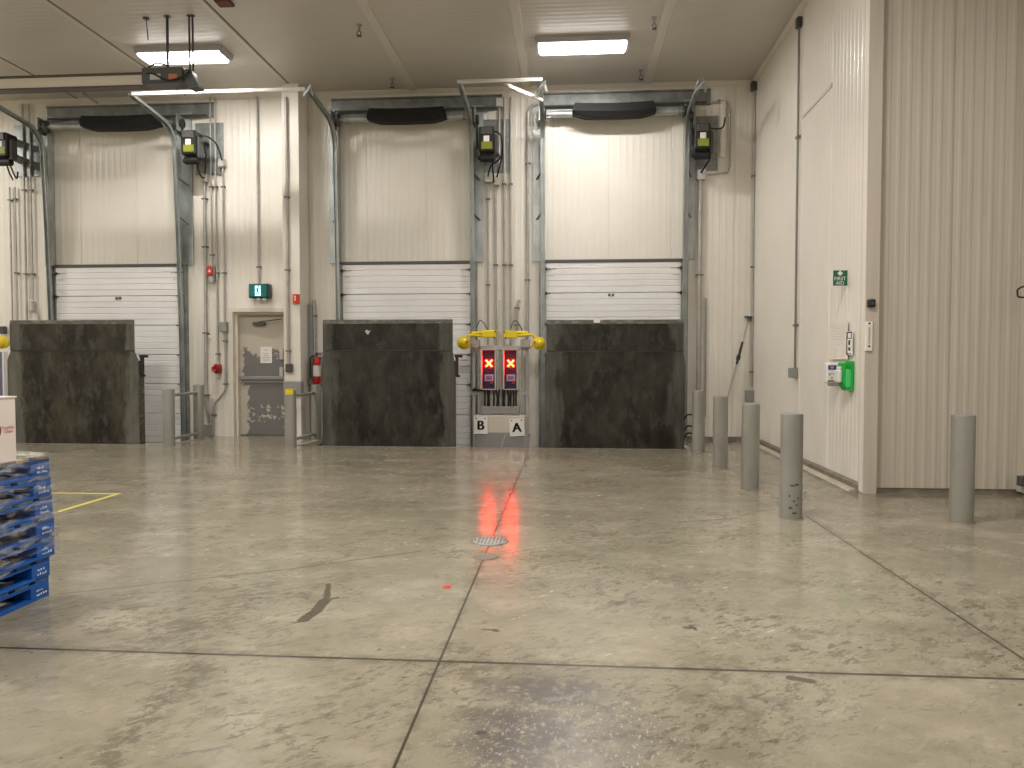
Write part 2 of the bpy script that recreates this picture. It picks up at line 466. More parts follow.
    col = mix(ma('MULTIPLY', worn, .85), col, (.095,.085,.078,1))
    w2 = ma('MULTIPLY', mx(ell(pd, .5, .5, .6), ell(pc, .5, .5, .7)), sst(noise(24, (2.2,1,1), 8.0, .78, rot=.1), .56, .61))
    col = mix(ma('MULTIPLY', w2, .75), col, (.62,.56,.48,1))
    worn2 = ma('MULTIPLY', mx(ell(pe, .40, .40, .8), tz(warp, [(718,672),(735,715)], .01, .05)), sst(noise(9, (1.4,1,1), 8.0, .74), .46, .58))
    col = mix(ma('MULTIPLY', worn2, .6), col, (.15,.13,.105,1))
    # tyre trail at the lower left and scuffed band above it
    tn = sst(noise(13, (1.6,.9,1), 9.0, .78, rot=.9), .465, .525)
    trail = ma('MULTIPLY', mx(tz(warp, [(196,668),(150,715),(112,752),(95,768)], .03, .10), ma('MULTIPLY', tz(warp, [(120,652),(200,628),(262,595)], .05, .25), .8)), tn)
    col = mix(ma('MULTIPLY', trail, .62), col, (.115,.097,.07,1))
    # one tar-coloured scrape
    tar = mx(tz(warps, [(329,584),(327,597),(324,601)], .012, .014), tz(warps, [(325,600),(336,598)], .012, .014), tz(warps, [(326,600),(316,611),(303,620)], .034, .012), tz(warps, [(304,621),(293,623)], .006, .012))
    col = mix(ma('MULTIPLY', tar, .9), col, (.07,.057,.04,1))
    small = mx(tz(warps, [(483,629.5),(495,630.5)], .006, .006), tz(warps, [(494,630),(497,631)], .014, .008), tz(warps, [(686,628),(695,628)], .012, .008), tz(warps, [(691,626),(696,630)], .008, .008), tz(warps, [(793,678),(811,681)], .022, .016), tz(warps, [(480,733),(484,733)], .012, .008))
    col = mix(ma('MULTIPLY', small, .85), col, (.07,.058,.05,1))
    # hairline diagonals
    dia = mx(tz(warps, [(60,594),(180,581),(300,568),(420,551)], .005, .014), tz(warps, [(138,486),(200,468)], .008, .03), tz(warps, [(680,522),(740,518)], .006, .02), seg(warp, (2.25,7.6), (2.9,9.2), .004, .02))
    col = mix(ma('MULTIPLY', dia, .65), col, (.10,.085,.062,1))
    # saw-cut joints with grubby edges
    jn = mx(seg(flat, (-.678,2), (-.674,12.2), .004, .006), seg(flat, (2.43,1), (2.44,7.7), .006, .006), seg(flat, (-14,3.84), (6,3.845), .009, .006))
    jw = ma('MULTIPLY', mx(seg(warp, (-.678,2), (-.674,12.2), .01, .05), seg(warp, (-14,3.84), (6,3.845), .015, .07), seg(warp, (2.43,1), (2.44,7.7), .02, .05), seg(warp, (2.3,7.6), (2.42,9.6), .02, .05), seg(warp, (2.42,9.6), (2.3,13.2), .02, .06)), sst(noise(7, det=6.0, ro=.7), .42, .58))
    col = mix(ma('MULTIPLY', jw, .5), col, (.12,.10,.072,1))
    col = mix(ma('MULTIPLY', jn, .92), col, (.045,.037,.026,1))
    # patchy darker brown floor along the walls and bollard feet on the right
    brown_bands = ma('MULTIPLY', mx(seg(warp, (3.3,9.1), (6,9.1), .3, .9), seg(warp, (2.9,9.5), (2.9,14.5), .25, .35)), sst(noise(2.6, det=6.0, ro=.7), .36, .6))
    col = mix(ma('MULTIPLY', brown_bands, .5), col, (.13,.105,.07,1))
    L(col, b.inputs['Base Color'])
    ro = ma('ADD', .075, ma('MULTIPLY', noise(1.3, (1,1.3,1), 6.0, .65, off=(2,2,0)), .14))
    ro = ma('ADD', ro, ma('MULTIPLY', mx(sm1, sm2, sc1, fine, worn, pale), .12))
    L(ro, b.inputs['Roughness']); b.inputs['Specular IOR Level'].default_value = .5
    bh = ma('MULTIPLY', noise(28, det=4.0), .25)
    bp = nd(nt,'ShaderNodeBump', Strength=.03, Distance=.01); L(bh, bp.inputs['Height']); L(bp.outputs[0], b.inputs['Normal'])
    return m
M['floor'] = floor_mat()

# ------------------------------------------------------------------ room shell
def corr(mb, p0, u, w, length, z0, z1, pitch, amp, phase=0.0, flat=.55, joints=(), jw=.014, jd=.012):
    """ribbed sheet: from p0 along unit u for length; w is the outward normal"""
    p0 = Vector(p0); u = Vector(u); w = Vector(w)
    prof = []
    k = math.floor(-phase/pitch) - 1
    t = k*pitch + phase
    e = pitch*(1-flat)/4
    while t < length + pitch:
        for d, a in ((0,0),(pitch*flat*.5,0),(pitch*flat*.5+e,amp),(pitch*flat*.5+e+pitch*flat*.5,amp),(pitch*flat+2*e,0)):
            prof.append((t+d, a))
        t += pitch
    prof = [q for q in prof if 0 < q[0] < length]
    for j in joints:
        if 0 < j < length:
            prof = [q for q in prof if abs(q[0]-j) > jw]
            prof += [(j-jw,0),(j-jw*.5,-jd),(j+jw*.5,-jd),(j+jw,0)]
    prof.sort()
    prof = [(0,0)] + prof + [(length,0)]
    vs = []
    for d, a in prof:
        q = p0 + u*d + w*a
        vs += [Vector((q.x,q.y,z0)), Vector((q.x,q.y,z1))]
    fs = []
    flip = u.cross(Vector((0,0,1))).dot(w) > 0
    for i in range(len(prof)-1):
        f = (2*i, 2*i+2, 2*i+3, 2*i+1)
        fs.append(f if flip else f[::-1])
    mb.add(vs, fs)

# back wall with the exit door opening cut out
XL, DX0, DX1, DZ = -17.0, -6.97, -5.84, 2.60
mb = MB()
jx = [-10.26+1.23*k - XL for k in range(-6, 14)]
def back_strip(x0, x1, z0, z1):
    corr(mb, (x0,WY,0), (1,0,0), (0,-1,0), x1-x0, z0, z1, .13, .0035, phase=(-(x0-XL)) % .13, joints=[j-(x0-XL) for j in jx])
back_strip(XL, DX0, PITZ, CEIL); back_strip(DX0, DX1, DZ, CEIL); back_strip(DX1, RX+.3, PITZ, CEIL)
struct(mb, 'wall_back', M['wall'])
# right wall (runs towards the camera) and recess wall
mb = MB()
_u = Vector((RX-RXB, RY-WY, 0)).normalized(); _w = Vector((_u.y, -_u.x, 0))
corr(mb, (RXB,WY,0), _u, _w, WY-RY, 0.09, CEIL, .13, .003, joints=[WY-11.85, WY-10.53], jw=.02)
struct(mb, 'wall_right', M['wallr'])
mb = MB()
corr(mb, (RX,RCY,0), (1,0,0), (0,-1,0), 4.0, 0.06, CEIL, .118, .0055, phase=.05, flat=.5, joints=[.98], jw=.012)
struct(mb, 'wall_recess', M['recess'])
# outer shell out of sight (keeps the light in)
mb = MB(); mb.add([(XL,-9,0),(XL,WY,0),(XL,WY,CEIL),(XL,-9,CEIL)], [(0,1,2,3)]); struct(mb, 'wall_left', M['wall'])
mb = MB(); mb.add([(XL,-9,0),(9,-9,0),(9,-9,CEIL),(XL,-9,CEIL)], [(0,3,2,1)]); struct(mb, 'wall_rear', M['wall'])
mb = MB(); mb.add([(9,-9,0),(9,RCY,0),(9,RCY,CEIL),(9,-9,CEIL)], [(0,3,2,1)]); struct(mb, 'wall_far_right', M['wall'])
# floor with the dock pits
mb = MB()
def quad(x0,x1,y0,y1,z): mb.add([(x0,y0,z),(x1,y0,z),(x1,y1,z),(x0,y1,z)], [(0,1,2,3)])
IX0, IX1, IX2 = -7.48, -5.02, 2.16
quad(XL, 9, -9, EDGE, 0); quad(IX0, IX1, EDGE, WY+.6, 0); quad(IX2, 9, EDGE, WY+.3, 0)
quad(XL, IX0, EDGE, WY+.05, PITZ); quad(IX1, IX2, EDGE, WY+.05, PITZ)
for x0, x1 in ((XL,IX0),(IX1,IX2)):
    mb.add([(x0,EDGE,PITZ),(x1,EDGE,PITZ),(x1,EDGE,0),(x0,EDGE,0)], [(0,3,2,1)])
for x, s in ((IX0,1),(IX1,-1),(IX2,1)):
    f = (0,1,2,3) if s > 0 else (0,3,2,1)
    mb.add([(x,EDGE,PITZ),(x,EDGE,0),(x,WY,0),(x,WY,PITZ)], [f])
struct(mb, 'floor', M['floor'])
mb = MB(); mb.add([(XL,-9,CEIL),(9,-9,CEIL),(9,WY+.3,CEIL),(XL,WY+.3,CEIL)], [(0,3,2,1)]); struct(mb, 'ceiling', M['ceil'])
# ceiling joint strips
n = 1
for x in (-3.14,-.84,1.55):
    mb = MB()
    mb.prism([(-.085,0),(.085,0),(.07,-.03),(-.07,-.03)], (x,-2,CEIL), (1,0,0), (0,0,1), (0,WY+2,0))
    struct(mb, 'trim_%d' % n, M['batten']); n += 1
for x in (-12.6,-10.25,-7.9,-5.53):
    mb = MB(); mb.box(x-.02, x+.02, -2, WY, CEIL-.006, CEIL); struct(mb, 'trim_%d' % n, M['curb']); n += 1
    mb = MB(); mb.box(x-.10, x-.02, -2, WY, CEIL-.010, CEIL); struct(mb, 'trim_%d' % n, M['batten']); n += 1
# cove trim where ceiling meets the walls
mb = MB(); mb.prism([(0,0),(0,-.075),(-.012,-.075),(-.07,-.015),(-.07,0)], (XL,WY,CEIL), (0,1,0), (0,0,1), (RX-XL,0,0)); struct(mb, 'trim_%d' % n, M['trim']); n += 1
mb = MB(); mb.prism([(0,0),(0,-.075),(-.012,-.075),(-.07,-.015),(-.07,0)], (RX,RY,CEIL), (1,0,0), (0,0,1), (RXB-RX,WY-RY,0)); struct(mb, 'trim_%d' % n, M['trim']); n += 1
# end jamb of the right wall
mb = MB(); mb.box(RX-.045, RX+.112, RY-.02, RCY+.05, .0, CEIL-.01)
struct(mb, 'trim_%d' % n, M['recess']); n += 1
mb = MB(); mb.box(RX-.051, RX-.0455, RY-.02, RY+.10, .015, CEIL-.01); struct(mb, 'trim_%d' % n, M['wallr']); n += 1
# horizontal and vertical seam covers on the right wall
mb = MB(); mb.prism([(-.016,0),(.01,0),(.01,.05),(-.016,.05)], (RX+.0203,10.53,5.325), (1,0,0), (0,0,1), (.019,1.32,0)); struct(mb, 'trim_%d' % n, M['trim']); n += 1
# corner angle at the back right, and the frame at the far right edge
mb = MB(); mb.box(RXB-.07, RXB, WY-.02, WY, .05, CEIL-.07); struct(mb, 'trim_%d' % n, M['trim']); n += 1
mb = MB(); mb.box(5.33, 5.9, RCY-.16, RCY+.02, .04, CEIL); struct(mb, 'trim_%d' % n, M['recess']); n += 1
# pit edge angles
for x0, x1 in ((XL,IX0),(IX1,IX2)):
    mb = MB(); mb.box(x0, x1, EDGE-.012, EDGE+.008, -.08, .004); struct(mb, 'trim_%d' % n, M['galvd']); n += 1
for x, s in ((IX0,-1),(IX1,1),(IX2,-1)):
    mb = MB(); mb.box(min(x-.01*s,x+.012*s)-.03, max(x-.01*s,x+.012*s)+.03, EDGE, WY-.05, -.09, .006); struct(mb, 'trim_%d' % n, M['cove']); n += 1
# base curbs
mb = MB(); mb.box(IX2+.05, RXB-.08, WY-.16, WY+.02, 0, .075); struct(mb, 'baseboard_back', M['curb'])
mb = MB(); mb.prism([(.03,0),(-.07,0),(-.07,.085),(-.02,.10),(.03,.10)], (RX,RY+.1,0), (1,0,0), (0,0,1), (RXB-RX,WY-RY-.1,0)); struct(mb, 'baseboard_right', M['curb'])
mb = MB(); mb.prism([(-.07,0),(-.15,0),(-.13,.018),(-.07,.03)], (RX,RY+.15,0), (1,0,0), (0,0,1), (RXB-RX,WY-RY-.3,0)); struct(mb, 'trim_%d' % n, M['cove']); n += 1
mb = MB(); mb.box(RX+.113, 5.4, RCY+.01, RCY+.08, 0, .065); struct(mb, 'baseboard_recess', M['curb'])
# panel-clad column right of the exit door
CX0, CX1, CY = -5.665, -5.335, 14.45
mb = MB(); mb.box(CX0, CX1, CY, WY+.02, 0, CEIL); col = struct(mb, 'column', M['wall'])
mb = MB(); mb.box(CX0-.006, CX0+.05, CY-.008, CY+.05, 0, CEIL-.01); struct(mb, 'trim_%d' % n, M['trim']); n += 1

# ------------------------------------------------------------------ exit door (recessed)
dr = bpy.data.objects.new('door_1', None); COL.objects.link(dr); dr.location = (-6.93, 15.2, 0); BASE[dr.name] = Vector((-6.93,15.2,0))
dr['kind'] = 'structure'
mb = MB()
mb.box(DX0-.10, DX0, WY-.03, WY+.02, 0, DZ+.075); mb.box(DX1, DX1+.075, WY-.03, WY+.02, 0, DZ+.075); mb.box(DX0, DX1, WY-.03, WY+.02, DZ, DZ+.075)
mb.box(DX0-.01, DX0+.005, WY+.02, 15.3, 0, DZ); mb.box(DX1-.005, DX1+.01, WY+.02, 15.3, 0, DZ); mb.box(DX0, DX1, WY+.02, 15.3, DZ-.005, DZ+.01)
mb.box(DX0+.005, DX0+.05, 15.08, 15.19, 0, DZ-.005); mb.box(DX0+.05, DX1-.005, 15.08, 15.19, DZ-.05, DZ-.005)
mb.build('door_frame', M['trim'], dr)
mb = MB(); mb.box(DX0+.005, DX1, 15.2, 15.25, .02, DZ-.005)
leaf = mb.build('door_leaf', M['leaf'], dr)
mb = MB(); mb.box(DX0, DX1, 15.18, 15.3, 0, .02); mb.build('threshold', M['dgrey'], dr)
mb = MB(); zz = atY(263,378,15.15).z
mb.rbox(DX0+.06, DX1-.04, 15.12, 15.2, zz-.035, zz+.035, .01); mb.box(DX0+.1, DX1-.06, 15.17, 15.2, zz-.10, zz-.035)
mb.build('panic_bar', M['grey'], dr)
mb = MB(); p = atY(259,324,15.13); mb.rbox(p.x-.13, p.x+.13, 15.1, 15.2, p.z-.03, p.z+.035, .008); cl = mb.build('door_closer', M['dgrey'], dr)
mb = MB(); q = atY(282,319,15.1); mb.tube([(p.x,15.11,p.z+.04), (q.x,15.08,q.z)], .012, 6); mb.build('closer_arm', M['dgrey'], cl)
for py in (355, 372):
    mb = MB(); p = atY(283,py,15.18); mb.rbox(p.x-.07, p.x+.01, 15.15, 15.2, p.z-.1, p.z+.1, .01); mb.build('latch', M['lgrey'], dr)
# notice on the door
p = atY(266,355,15.19)
nt_ = thing('paper_notice', 'white printed notice taped to the peeling grey exit door', 'notice', (p.x,15.19,p.z-.17))
mb = MB(); mb.box(p.x-.125, p.x+.125, 15.193, 15.197, p.z-.17, p.z+.17); mb.build('sheet', M['paper'], nt_)
mb = MB()
for i, w in enumerate((.05,0,.07,.05,.09,.085,.08)):
    if w: mb.box(p.x-w, p.x+w, 15.190, 15.1925, p.z+.10-i*.038, p.z+.112-i*.038)
mb.build('print', M['fink'], nt_)

# ------------------------------------------------------------------ dock doors
def track_path(x, yend=13.15, zend=6.46, z0=-.55):
    pts = [(x,14.86,z0),(x,14.83,2.2),(x,14.76,4.2),(x,14.68,5.7)]
    c = (14.18, 5.86); r = .5
    for k in range(9):
        a = math.radians(0 + 84*k/8)
        pts.append((x, c[0]+r*math.cos(a), c[1]+r*.98*math.sin(a)))
    pts.append((x, (14.2+yend)/2, 6.41)); pts.append((x, yend, zend))
    return pts
CH = [(-.042,-.03),(.042,-.03),(.042,.03),(.032,.03),(.032,-.02),(-.032,-.02),(-.032,.03),(-.042,.03)]
def dock_door(name, x0, x1, label, cover, header, lock):
    top = 3.555
    cx = (x0+x1)/2
    t = thing(name, label, 'dock door', (cx, 14.9, 0), 'overhead dock doors on the back wall')
    # door curtain, sections with pressed ribs
    sec = .615; z = top
    while z > -.5:
        zb = max(z-sec, -.55)
        mb = MB(); h = z-zb-.008
        prof = [(0,zb+.004)]
        k = 5
        for i in range(k):
            a = zb+.004+h*i/k; b = zb+.004+h*(i+1)/k
            prof += [(.012,a+.012),(.012,b-.012),(0,b-.002)] if i else [(.012,a+.012),(.012,b-.012),(0,b-.002)]
        vs = []
        for d, q in prof: vs += [(x0+.02,14.93-d,q),(x1-.02,14.93-d,q)]
        m = len(prof); fs = [(2*i,2*i+1,2*i+3,2*i+2) for i in range(m-1)]
        vs += [(x0+.02,14.985,zb+.004),(x1-.02,14.985,zb+.004),(x0+.02,14.985,z-.004),(x1-.02,14.985,z-.004)]
        fs += [(2*m-2,2*m-1,2*m+3,2*m+2),(1,0,2*m,2*m+1)]
        mb.add(vs, fs)
        mb.build('door_section', M['doorw'], t)
        z -= sec
    mb = MB(); mb.box(x0-.02, x1+.02, 14.90, 14.975, top, top+.05); mb.build('top_seal', M['dgrey'], t)
    if lock:
        mb = MB(); mb.box(lock-.06, lock-.01, 14.9, 14.925, 2.87, 2.92); mb.box(lock+.015, lock+.06, 14.9, 14.925, 2.87, 2.92); mb.build('lock_keeper', M['dgrey'], t)
    for s, x in ((-1,x0-.045),(1,x1+.045)):
        mb = MB(); mb.sweep(CH, track_path(x)); tr = mb.build('track', M['galv'], t)
        # galvanised wall angle behind the track, wider above the door head
        mb = MB()
        mb.box(min(x-.02*s,x+.21*s), max(x-.02*s,x+.21*s), 14.955, 14.985, top+.03, 6.72)
        mb.box(x-.02*s-.008, x-.02*s+.008, 14.78, 14.965, top+.03, 6.6)
        mb.build('jamb_plate', M['galv'], t)
        mb = MB(); mb.box(x+.05*s-.03, x+.05*s+.03, 14.90, 14.98, PITZ+.03, top+.03); mb.build('side_angle', M['galvd'], t)
        # diagonal stay brackets
        for zb in (4.45, 5.25):
            mb = MB(); yy = 14.78 if zb < 5 else 14.72
            mb.prism([(-.02,-.012),(.02,-.012),(.02,.012),(-.02,.012)], (x,yy+.02,zb+.1), (1,0,0), (0,0,1), (.13*s,14.96-yy-.02,-.13)); mb.build('track_bracket', M['galvd'], t)
        # rollers / hinges
        mb = MB(); mb.box(min(x-.26*s,x-.08*s), max(x-.26*s,x-.08*s), 14.908, 14.917, top-.137, top-.125); mb.box(min(x-.22*s,x-.08*s), max(x-.22*s,x-.08*s), 14.908, 14.917, top-.27, top-.26); mb.build('top_bracket', M['pipe'], t)
        mb = MB()
        for zr in (top-.13, top-.62, top-1.235, top-1.85, top-2.46):
            mb.cyl((x-.14*s,14.89,zr),(x+.02*s,14.89,zr),.012,n=8); mb.box(x-.06*s-.02, x-.06*s+.02, 14.89, 14.92, zr-.03, zr+.03)
        mb.build('roller_hinge', M['dgrey'], t)
        # cable drum
        mb = MB(); xd = x-.02*s
        mb.lathe([(.0,-.05),(.13,-.05),(.13,-.035),(.09,-.03),(.09,.03),(.13,.035),(.13,.05),(0,.05)], (xd,14.72,6.42), 20, 'x'); mb.build('cable_drum', M['dgrey'], t)
        mb = MB(); mb.box(x+.07*s-.012, x+.07*s+.012, 14.62, 14.98, 6.28, 6.6); mb.build('bearing_plate', M['galv'], t)
    mb = MB(); mb.prism([(0,0),(0,.30),(-.05,.30),(-.05,.28),(-.012,.27),(-.012,.03),(-.05,.02),(-.05,0)], (header[0],14.985,6.62), (0,1,0), (0,0,1), (header[1]-header[0],0,0)); mb.build('header_plate', M['galvd'], t)
    mb = MB(); mb.box(x0+.03, x1-.03, 14.95, 14.985, 6.43, 6.62); mb.build('header_pad', M['galv'], t)
    mb = MB(); mb.cyl((header[0]+.1,14.85,6.63),(header[1]-.1,14.85,6.63),.022,n=10); mb.build('cross_pipe', M['dgrey'], t)
    mb = MB(); mb.cyl((x0-.1,14.72,6.42),(x1+.1,14.72,6.42),.03,n=12); mb.cyl((x0+.12,14.72,6.42),(x1-.12,14.72,6.42),.07,n=16); mb.build('spring_shaft', M['galv'], t)
    # black sagging cover over the springs
    a, b = cover; mb = MB(); vs = []; N = 14; prof = [(-.16,.13),(-.16,-.02),(-.12,-.12),(.02,-.14),(.1,-.1),(.1,.13)]
    for i in range(N+1):
        u = i/N; x = a+(b-a)*u; e = min(1,min(u,1-u)*9); sag = .02*math.sin(PI*u)
        for dy, dz in prof: vs.append((x-(.05*(1-e) if u<.5 else -.05*(1-e))*(dz<0), 14.62+dy, 6.42+dz*(1 if dz>0 else .55+.45*e)-sag))
    m = len(prof); fs = []
    for i in range(N):
        for k in range(m): fs.append((i*m+k,(i+1)*m+k,(i+1)*m+(k+1)%m,i*m+(k+1)%m))
    fs += [tuple(range(m)), tuple(N*m+k for k in range(m-1,-1,-1))]
    mb.add(vs, fs); mb.build('spring_cover', M['fabric'], t)
    return t
dock_door('dock_door', -10.80, -8.05, 'white overhead dock door left of the grey exit door, behind the left steel plate', (-9.85,-8.30), (-10.95,-7.30), atY(119,296,14.93).x)
dock_door('dock_door', -4.63, -1.96, 'white overhead dock door between the fire extinguisher and the letter B sign', (-3.92,-2.44), (-4.83,-1.33), 0)
dock_door('dock_door', -.46, 2.24, 'white overhead dock door right of the letter A sign', (.12,1.62), (-.60,2.78), atY(611,295,14.93).x)

# ------------------------------------------------------------------ upright leveller plates
def leveler(name, x0, x1, top, zh, label, mt, latch_side, w=.022):
    cx = (x0+x1)/2
    t = thing(name, label, 'dock leveller', (cx, EDGE+.1, 0), 'upright steel dock leveller plates')
    y0 = EDGE+.02
    mb = MB()
    mb.prism([(x0-w,-.25),(x1+w,-.25),(x1+w,zh-.17),(x1,zh-.012),(x0,zh-.012),(x0-w,zh-.17)], (0,y0,0), (1,0,0), (0,0,1), (0,.014,0))
    mb.build('deck_plate', mt, t)
    mb = MB(); mb.box(x0, x1, y0-.012, y0+.016, zh+.012, top-.075); lip = mb.build('lip', mt, t)
    mb = MB(); mb.prism([(0,0),(.028,0),(.028,.075),(.018,.075)], (x0,y0-.012,top-.075), (0,1,0), (0,0,1), (x1-x0,0,0)); mb.build('lip_edge', M['worn'], lip)
    mb = MB(); mb.cyl((x0,y0+.012,zh),(x1,y0+.012,zh),.012,n=10); mb.build('hinge_rod', M['dgrey'], t)
    mb = MB()
    for k in range(7):
        x = x0+.12+(x1-x0-.24)*k/6
        mb.box(x-.03, x+.03, y0+.014, y0+.16, -.2, zh-.1)
    mb.build('stiffener', M['dgrey'], t)
    for s, x in ((-1,x0-w),(1,x1+w)):
        mb = MB(); mb.box(x-.006, x+.006, y0+.01, y0+.19, -.2, zh-.19); mb.build('toe_guard', M['worn'], t)
    if latch_side:
        mb = MB(); x = x1+w if latch_side > 0 else x0-w
        z = zh-.01 - .12
        mb.box(x+.005, x+.15, y0+.03, y0+.09, z, z+.05); mb.box(x+.02, x+.07, y0+.03, y0+.09, z-.33, z); mb.box(x+.02, x+.1, y0+.03, y0+.08, z-.36, z-.32)
        mb.build('lip_latch', M['black'], t)
    return t
leveler('dock_leveler', atY(9,320,EDGE).x, atY(133.2,320,EDGE).x, 2.36, 1.775, 'grey brown steel dock plate standing upright at far left behind the carton', M['plateg'], 1, .07)
leveler('dock_leveler', atY(322.5,320,EDGE).x, atY(452.5,320,EDGE).x, 2.345, 1.775, 'dark steel dock plate standing upright beside the red fire extinguisher', M['plate'], 1)
leveler('dock_leveler', atY(546.5,320,EDGE).x, atY(684,320,EDGE).x, 2.325, 1.76, 'dark streaked steel dock plate standing upright right of the letter A sign', M['plate'], 0)
# white sticky scraps on the plates
p = atY(597,320.5,EDGE)
single(MB().box(p.x-.06,p.x+.055,EDGE-.004,EDGE+.0,p.z-.04,p.z+.05), 'sticker', M['paper'], 'torn white sticker on the top edge of the plate right of the letter A sign', 'sticker', p)
p = atY(368,332,EDGE)
single(MB().prism([(-.06,.02),(-.03,-.03),(.0,-.05),(.03,.0),(.05,.03),(.01,.02),(-.02,.045)], (p.x,EDGE+.004,p.z), (1,0,0), (0,0,1), (0,.003,0)), 'sticker', M['lgrey'], 'torn pale sticker near the top of the plate beside the extinguisher', 'sticker', p)

# ------------------------------------------------------------------ struts under the ceiling
def rod_thing(name, pts, prof, mt, label, cat, group=None):
    mb = MB()
    for a, b in pts:
        a = Vector(a); b = Vector(b); d = b-a
        u = d.cross(Vector((0,0,1))).normalized(); v = u.cross(d).normalized()
        mb.prism(prof, a, u, v, d)
    return single(mb, name, mt, label, cat, pts[0][0], group)
SQ = [(-.025,-.03),(.025,-.03),(.025,.03),(-.025,.03)]
ts = thing('ceiling_strut', 'long bright strut bar under the ceiling above the exit door', 'strut bar', (-8,13.15,6.49), 'strut bars holding the door tracks')
mb = MB(); mb.box(-7.97, -4.72, 13.12, 13.18, 6.44, 6.495); mb.build('bar', M['white'], ts)
ts = thing('ceiling_strut', 'short pale strut bar with diagonal brace under the ceiling between two dock doors', 'strut bar', (-1.9,13.1,6.5), 'strut bars holding the door tracks')
mb = MB(); mb.box(-1.96, -.46, 13.08, 13.14, 6.47, 6.53); mb.build('bar', M['lgrey'], ts)
mb = MB(); mb.prism(SQ, (-1.15,13.14,6.46), (0,1,0), (0,0,1), (.68,.5,-.13)); mb.build('brace', M['lgrey'], ts)
# track end hangers with clip plates
for px, py, lab in ((308,90,'bent steel track hanger at the ceiling left of the spring cover beside the column'), (541,87,'bent pale track hanger at the ceiling above the right dock door, its left one'), (699,86,'bent pale track hanger at the ceiling near the right wall')):
    p = atY(px,py,13.15)
    mb = MB(); mb.prism(SQ, (p.x-.08,13.15,p.z-.1), (0,1,0), (0,0,1), (.16,-.05,.16)); mb.prism([(-.015,-.02),(.015,-.02),(.015,.02),(-.015,.02)], (p.x+.06,13.1,p.z+.06), (0,1,0), (1,0,0), (.05,0,-.18))
    single(mb, 'track_hanger', M['galv'], lab, 'hanger', (p.x,13.15,p.z), 'track end hangers')

# ------------------------------------------------------------------ door operators (jackshaft motors)
def operator(px, py, label, cables, dx=0):
    p = atY(px, py, 14.45); x, z = p.x, p.z; y = 14.45
    t = thing('door_operator', label, 'door motor', (x, y, z), 'black jackshaft motors beside the doors')
    mb = MB(); mb.rbox(x-.155, x+.14, y-.14, y+.16, z-.20, z+.28, .02); mb.build('housing', M['black'], t)
    mb = MB(); mb.rbox(x-.12, x+.1, y-.165, y-.139, z+.12, z+.26, .01); mb.build('front_cover', M['dgrey'], t)
    mb = MB(); mb.box(x-.06, x+.05, y-.146, y-.14, z-.01, z+.10); mb.build('label_plate', M['paper'], t)
    mb = MB(); mb.box(x-.105, x+.105, y-.146, y-.14, z-.15, z-.015); setp(mb.build('label_plate', M['ylabel'], t), 'yellow green label plate')
    mb = MB(); mb.cyl((x-.14,y,z-.29),(x+.13,y,z-.29),.075,n=18); mb.cyl((x-.19,y,z-.29),(x-.14,y,z-.29),.04,n=12); mb.box(x-.08,x+.08,y-.06,y+.06,z-.23,z-.19); mb.build('motor', M['rubber'], t)
    mb = MB(); mb.tube([(x-.2,y,z+.55),(x-.2,y,z-.1)], .025, 8); mb.cyl((x-.23,y,z+.45),(x-.17,y,z+.45),.09,n=16); mb.build('drive_chain', M['rubber'], t)
    for zq in (.18,-.15):
        mb = MB(); mb.box(x-.17, x+.12, y+.16, 14.972, z+zq, z+zq+.06); mb.build('mounting_bracket', M['galvd'], t)
    mb = MB(); mb.box(x-.20, x+.40, 14.972, 14.990, z-.45, z+.62); mb.build('back_plate', M['galvd'], t)
    mb = MB(); mb.rbox(x+.14, x+.2, y-.08, y+.08, z-.25, z+.15, .01); mb.build('side_box', M['dgrey'], t)
    for c in cables:
        pts = [atY(a,b,yy) for a,b,yy in c]
        mb = MB(); mb.tube(smooth(pts,7), .016, 8); mb.build('cable', M['rubber'], t)
    return t
operator(192,146,'black door motor with yellow label above the red pull station, left of the exit sign',
    [[(199,136,14.4),(208,137,14.4),(217,145,14.5),(222,160,14.8)], [(198,156,14.4),(198,168,14.5),(201,176,14.75),(204,178,14.85)], [(202,142,14.4),(206,155,14.5),(205,174,14.85)]])
operator(487.5,143,'black door motor with yellow label above the red cross signals',
    [[(494,131,14.4),(501,136,14.4),(502,155,14.5),(497,177,14.85)], [(494,150,14.4),(500,158,14.4),(491,166,14.6),(488,176,14.85)], [(492,158,14.4),(493,172,14.6),(494,182,14.85)]])
operator(702,140,'black door motor with yellow label near the right wall, right of the right dock door',
    [[(709,128,14.4),(722,128,14.6),(725,118,14.85)], [(708,145,14.4),(710,158,14.5),(704,168,14.7),(701,173,14.85)]])
operator(5,148,'black door motor with yellow label cut off by the left edge of the view',
    [[(6,162,14.4),(9,172,14.5),(13,180,14.8)], [(8,160,14.4),(16,178,14.6),(18,172,14.85)]])

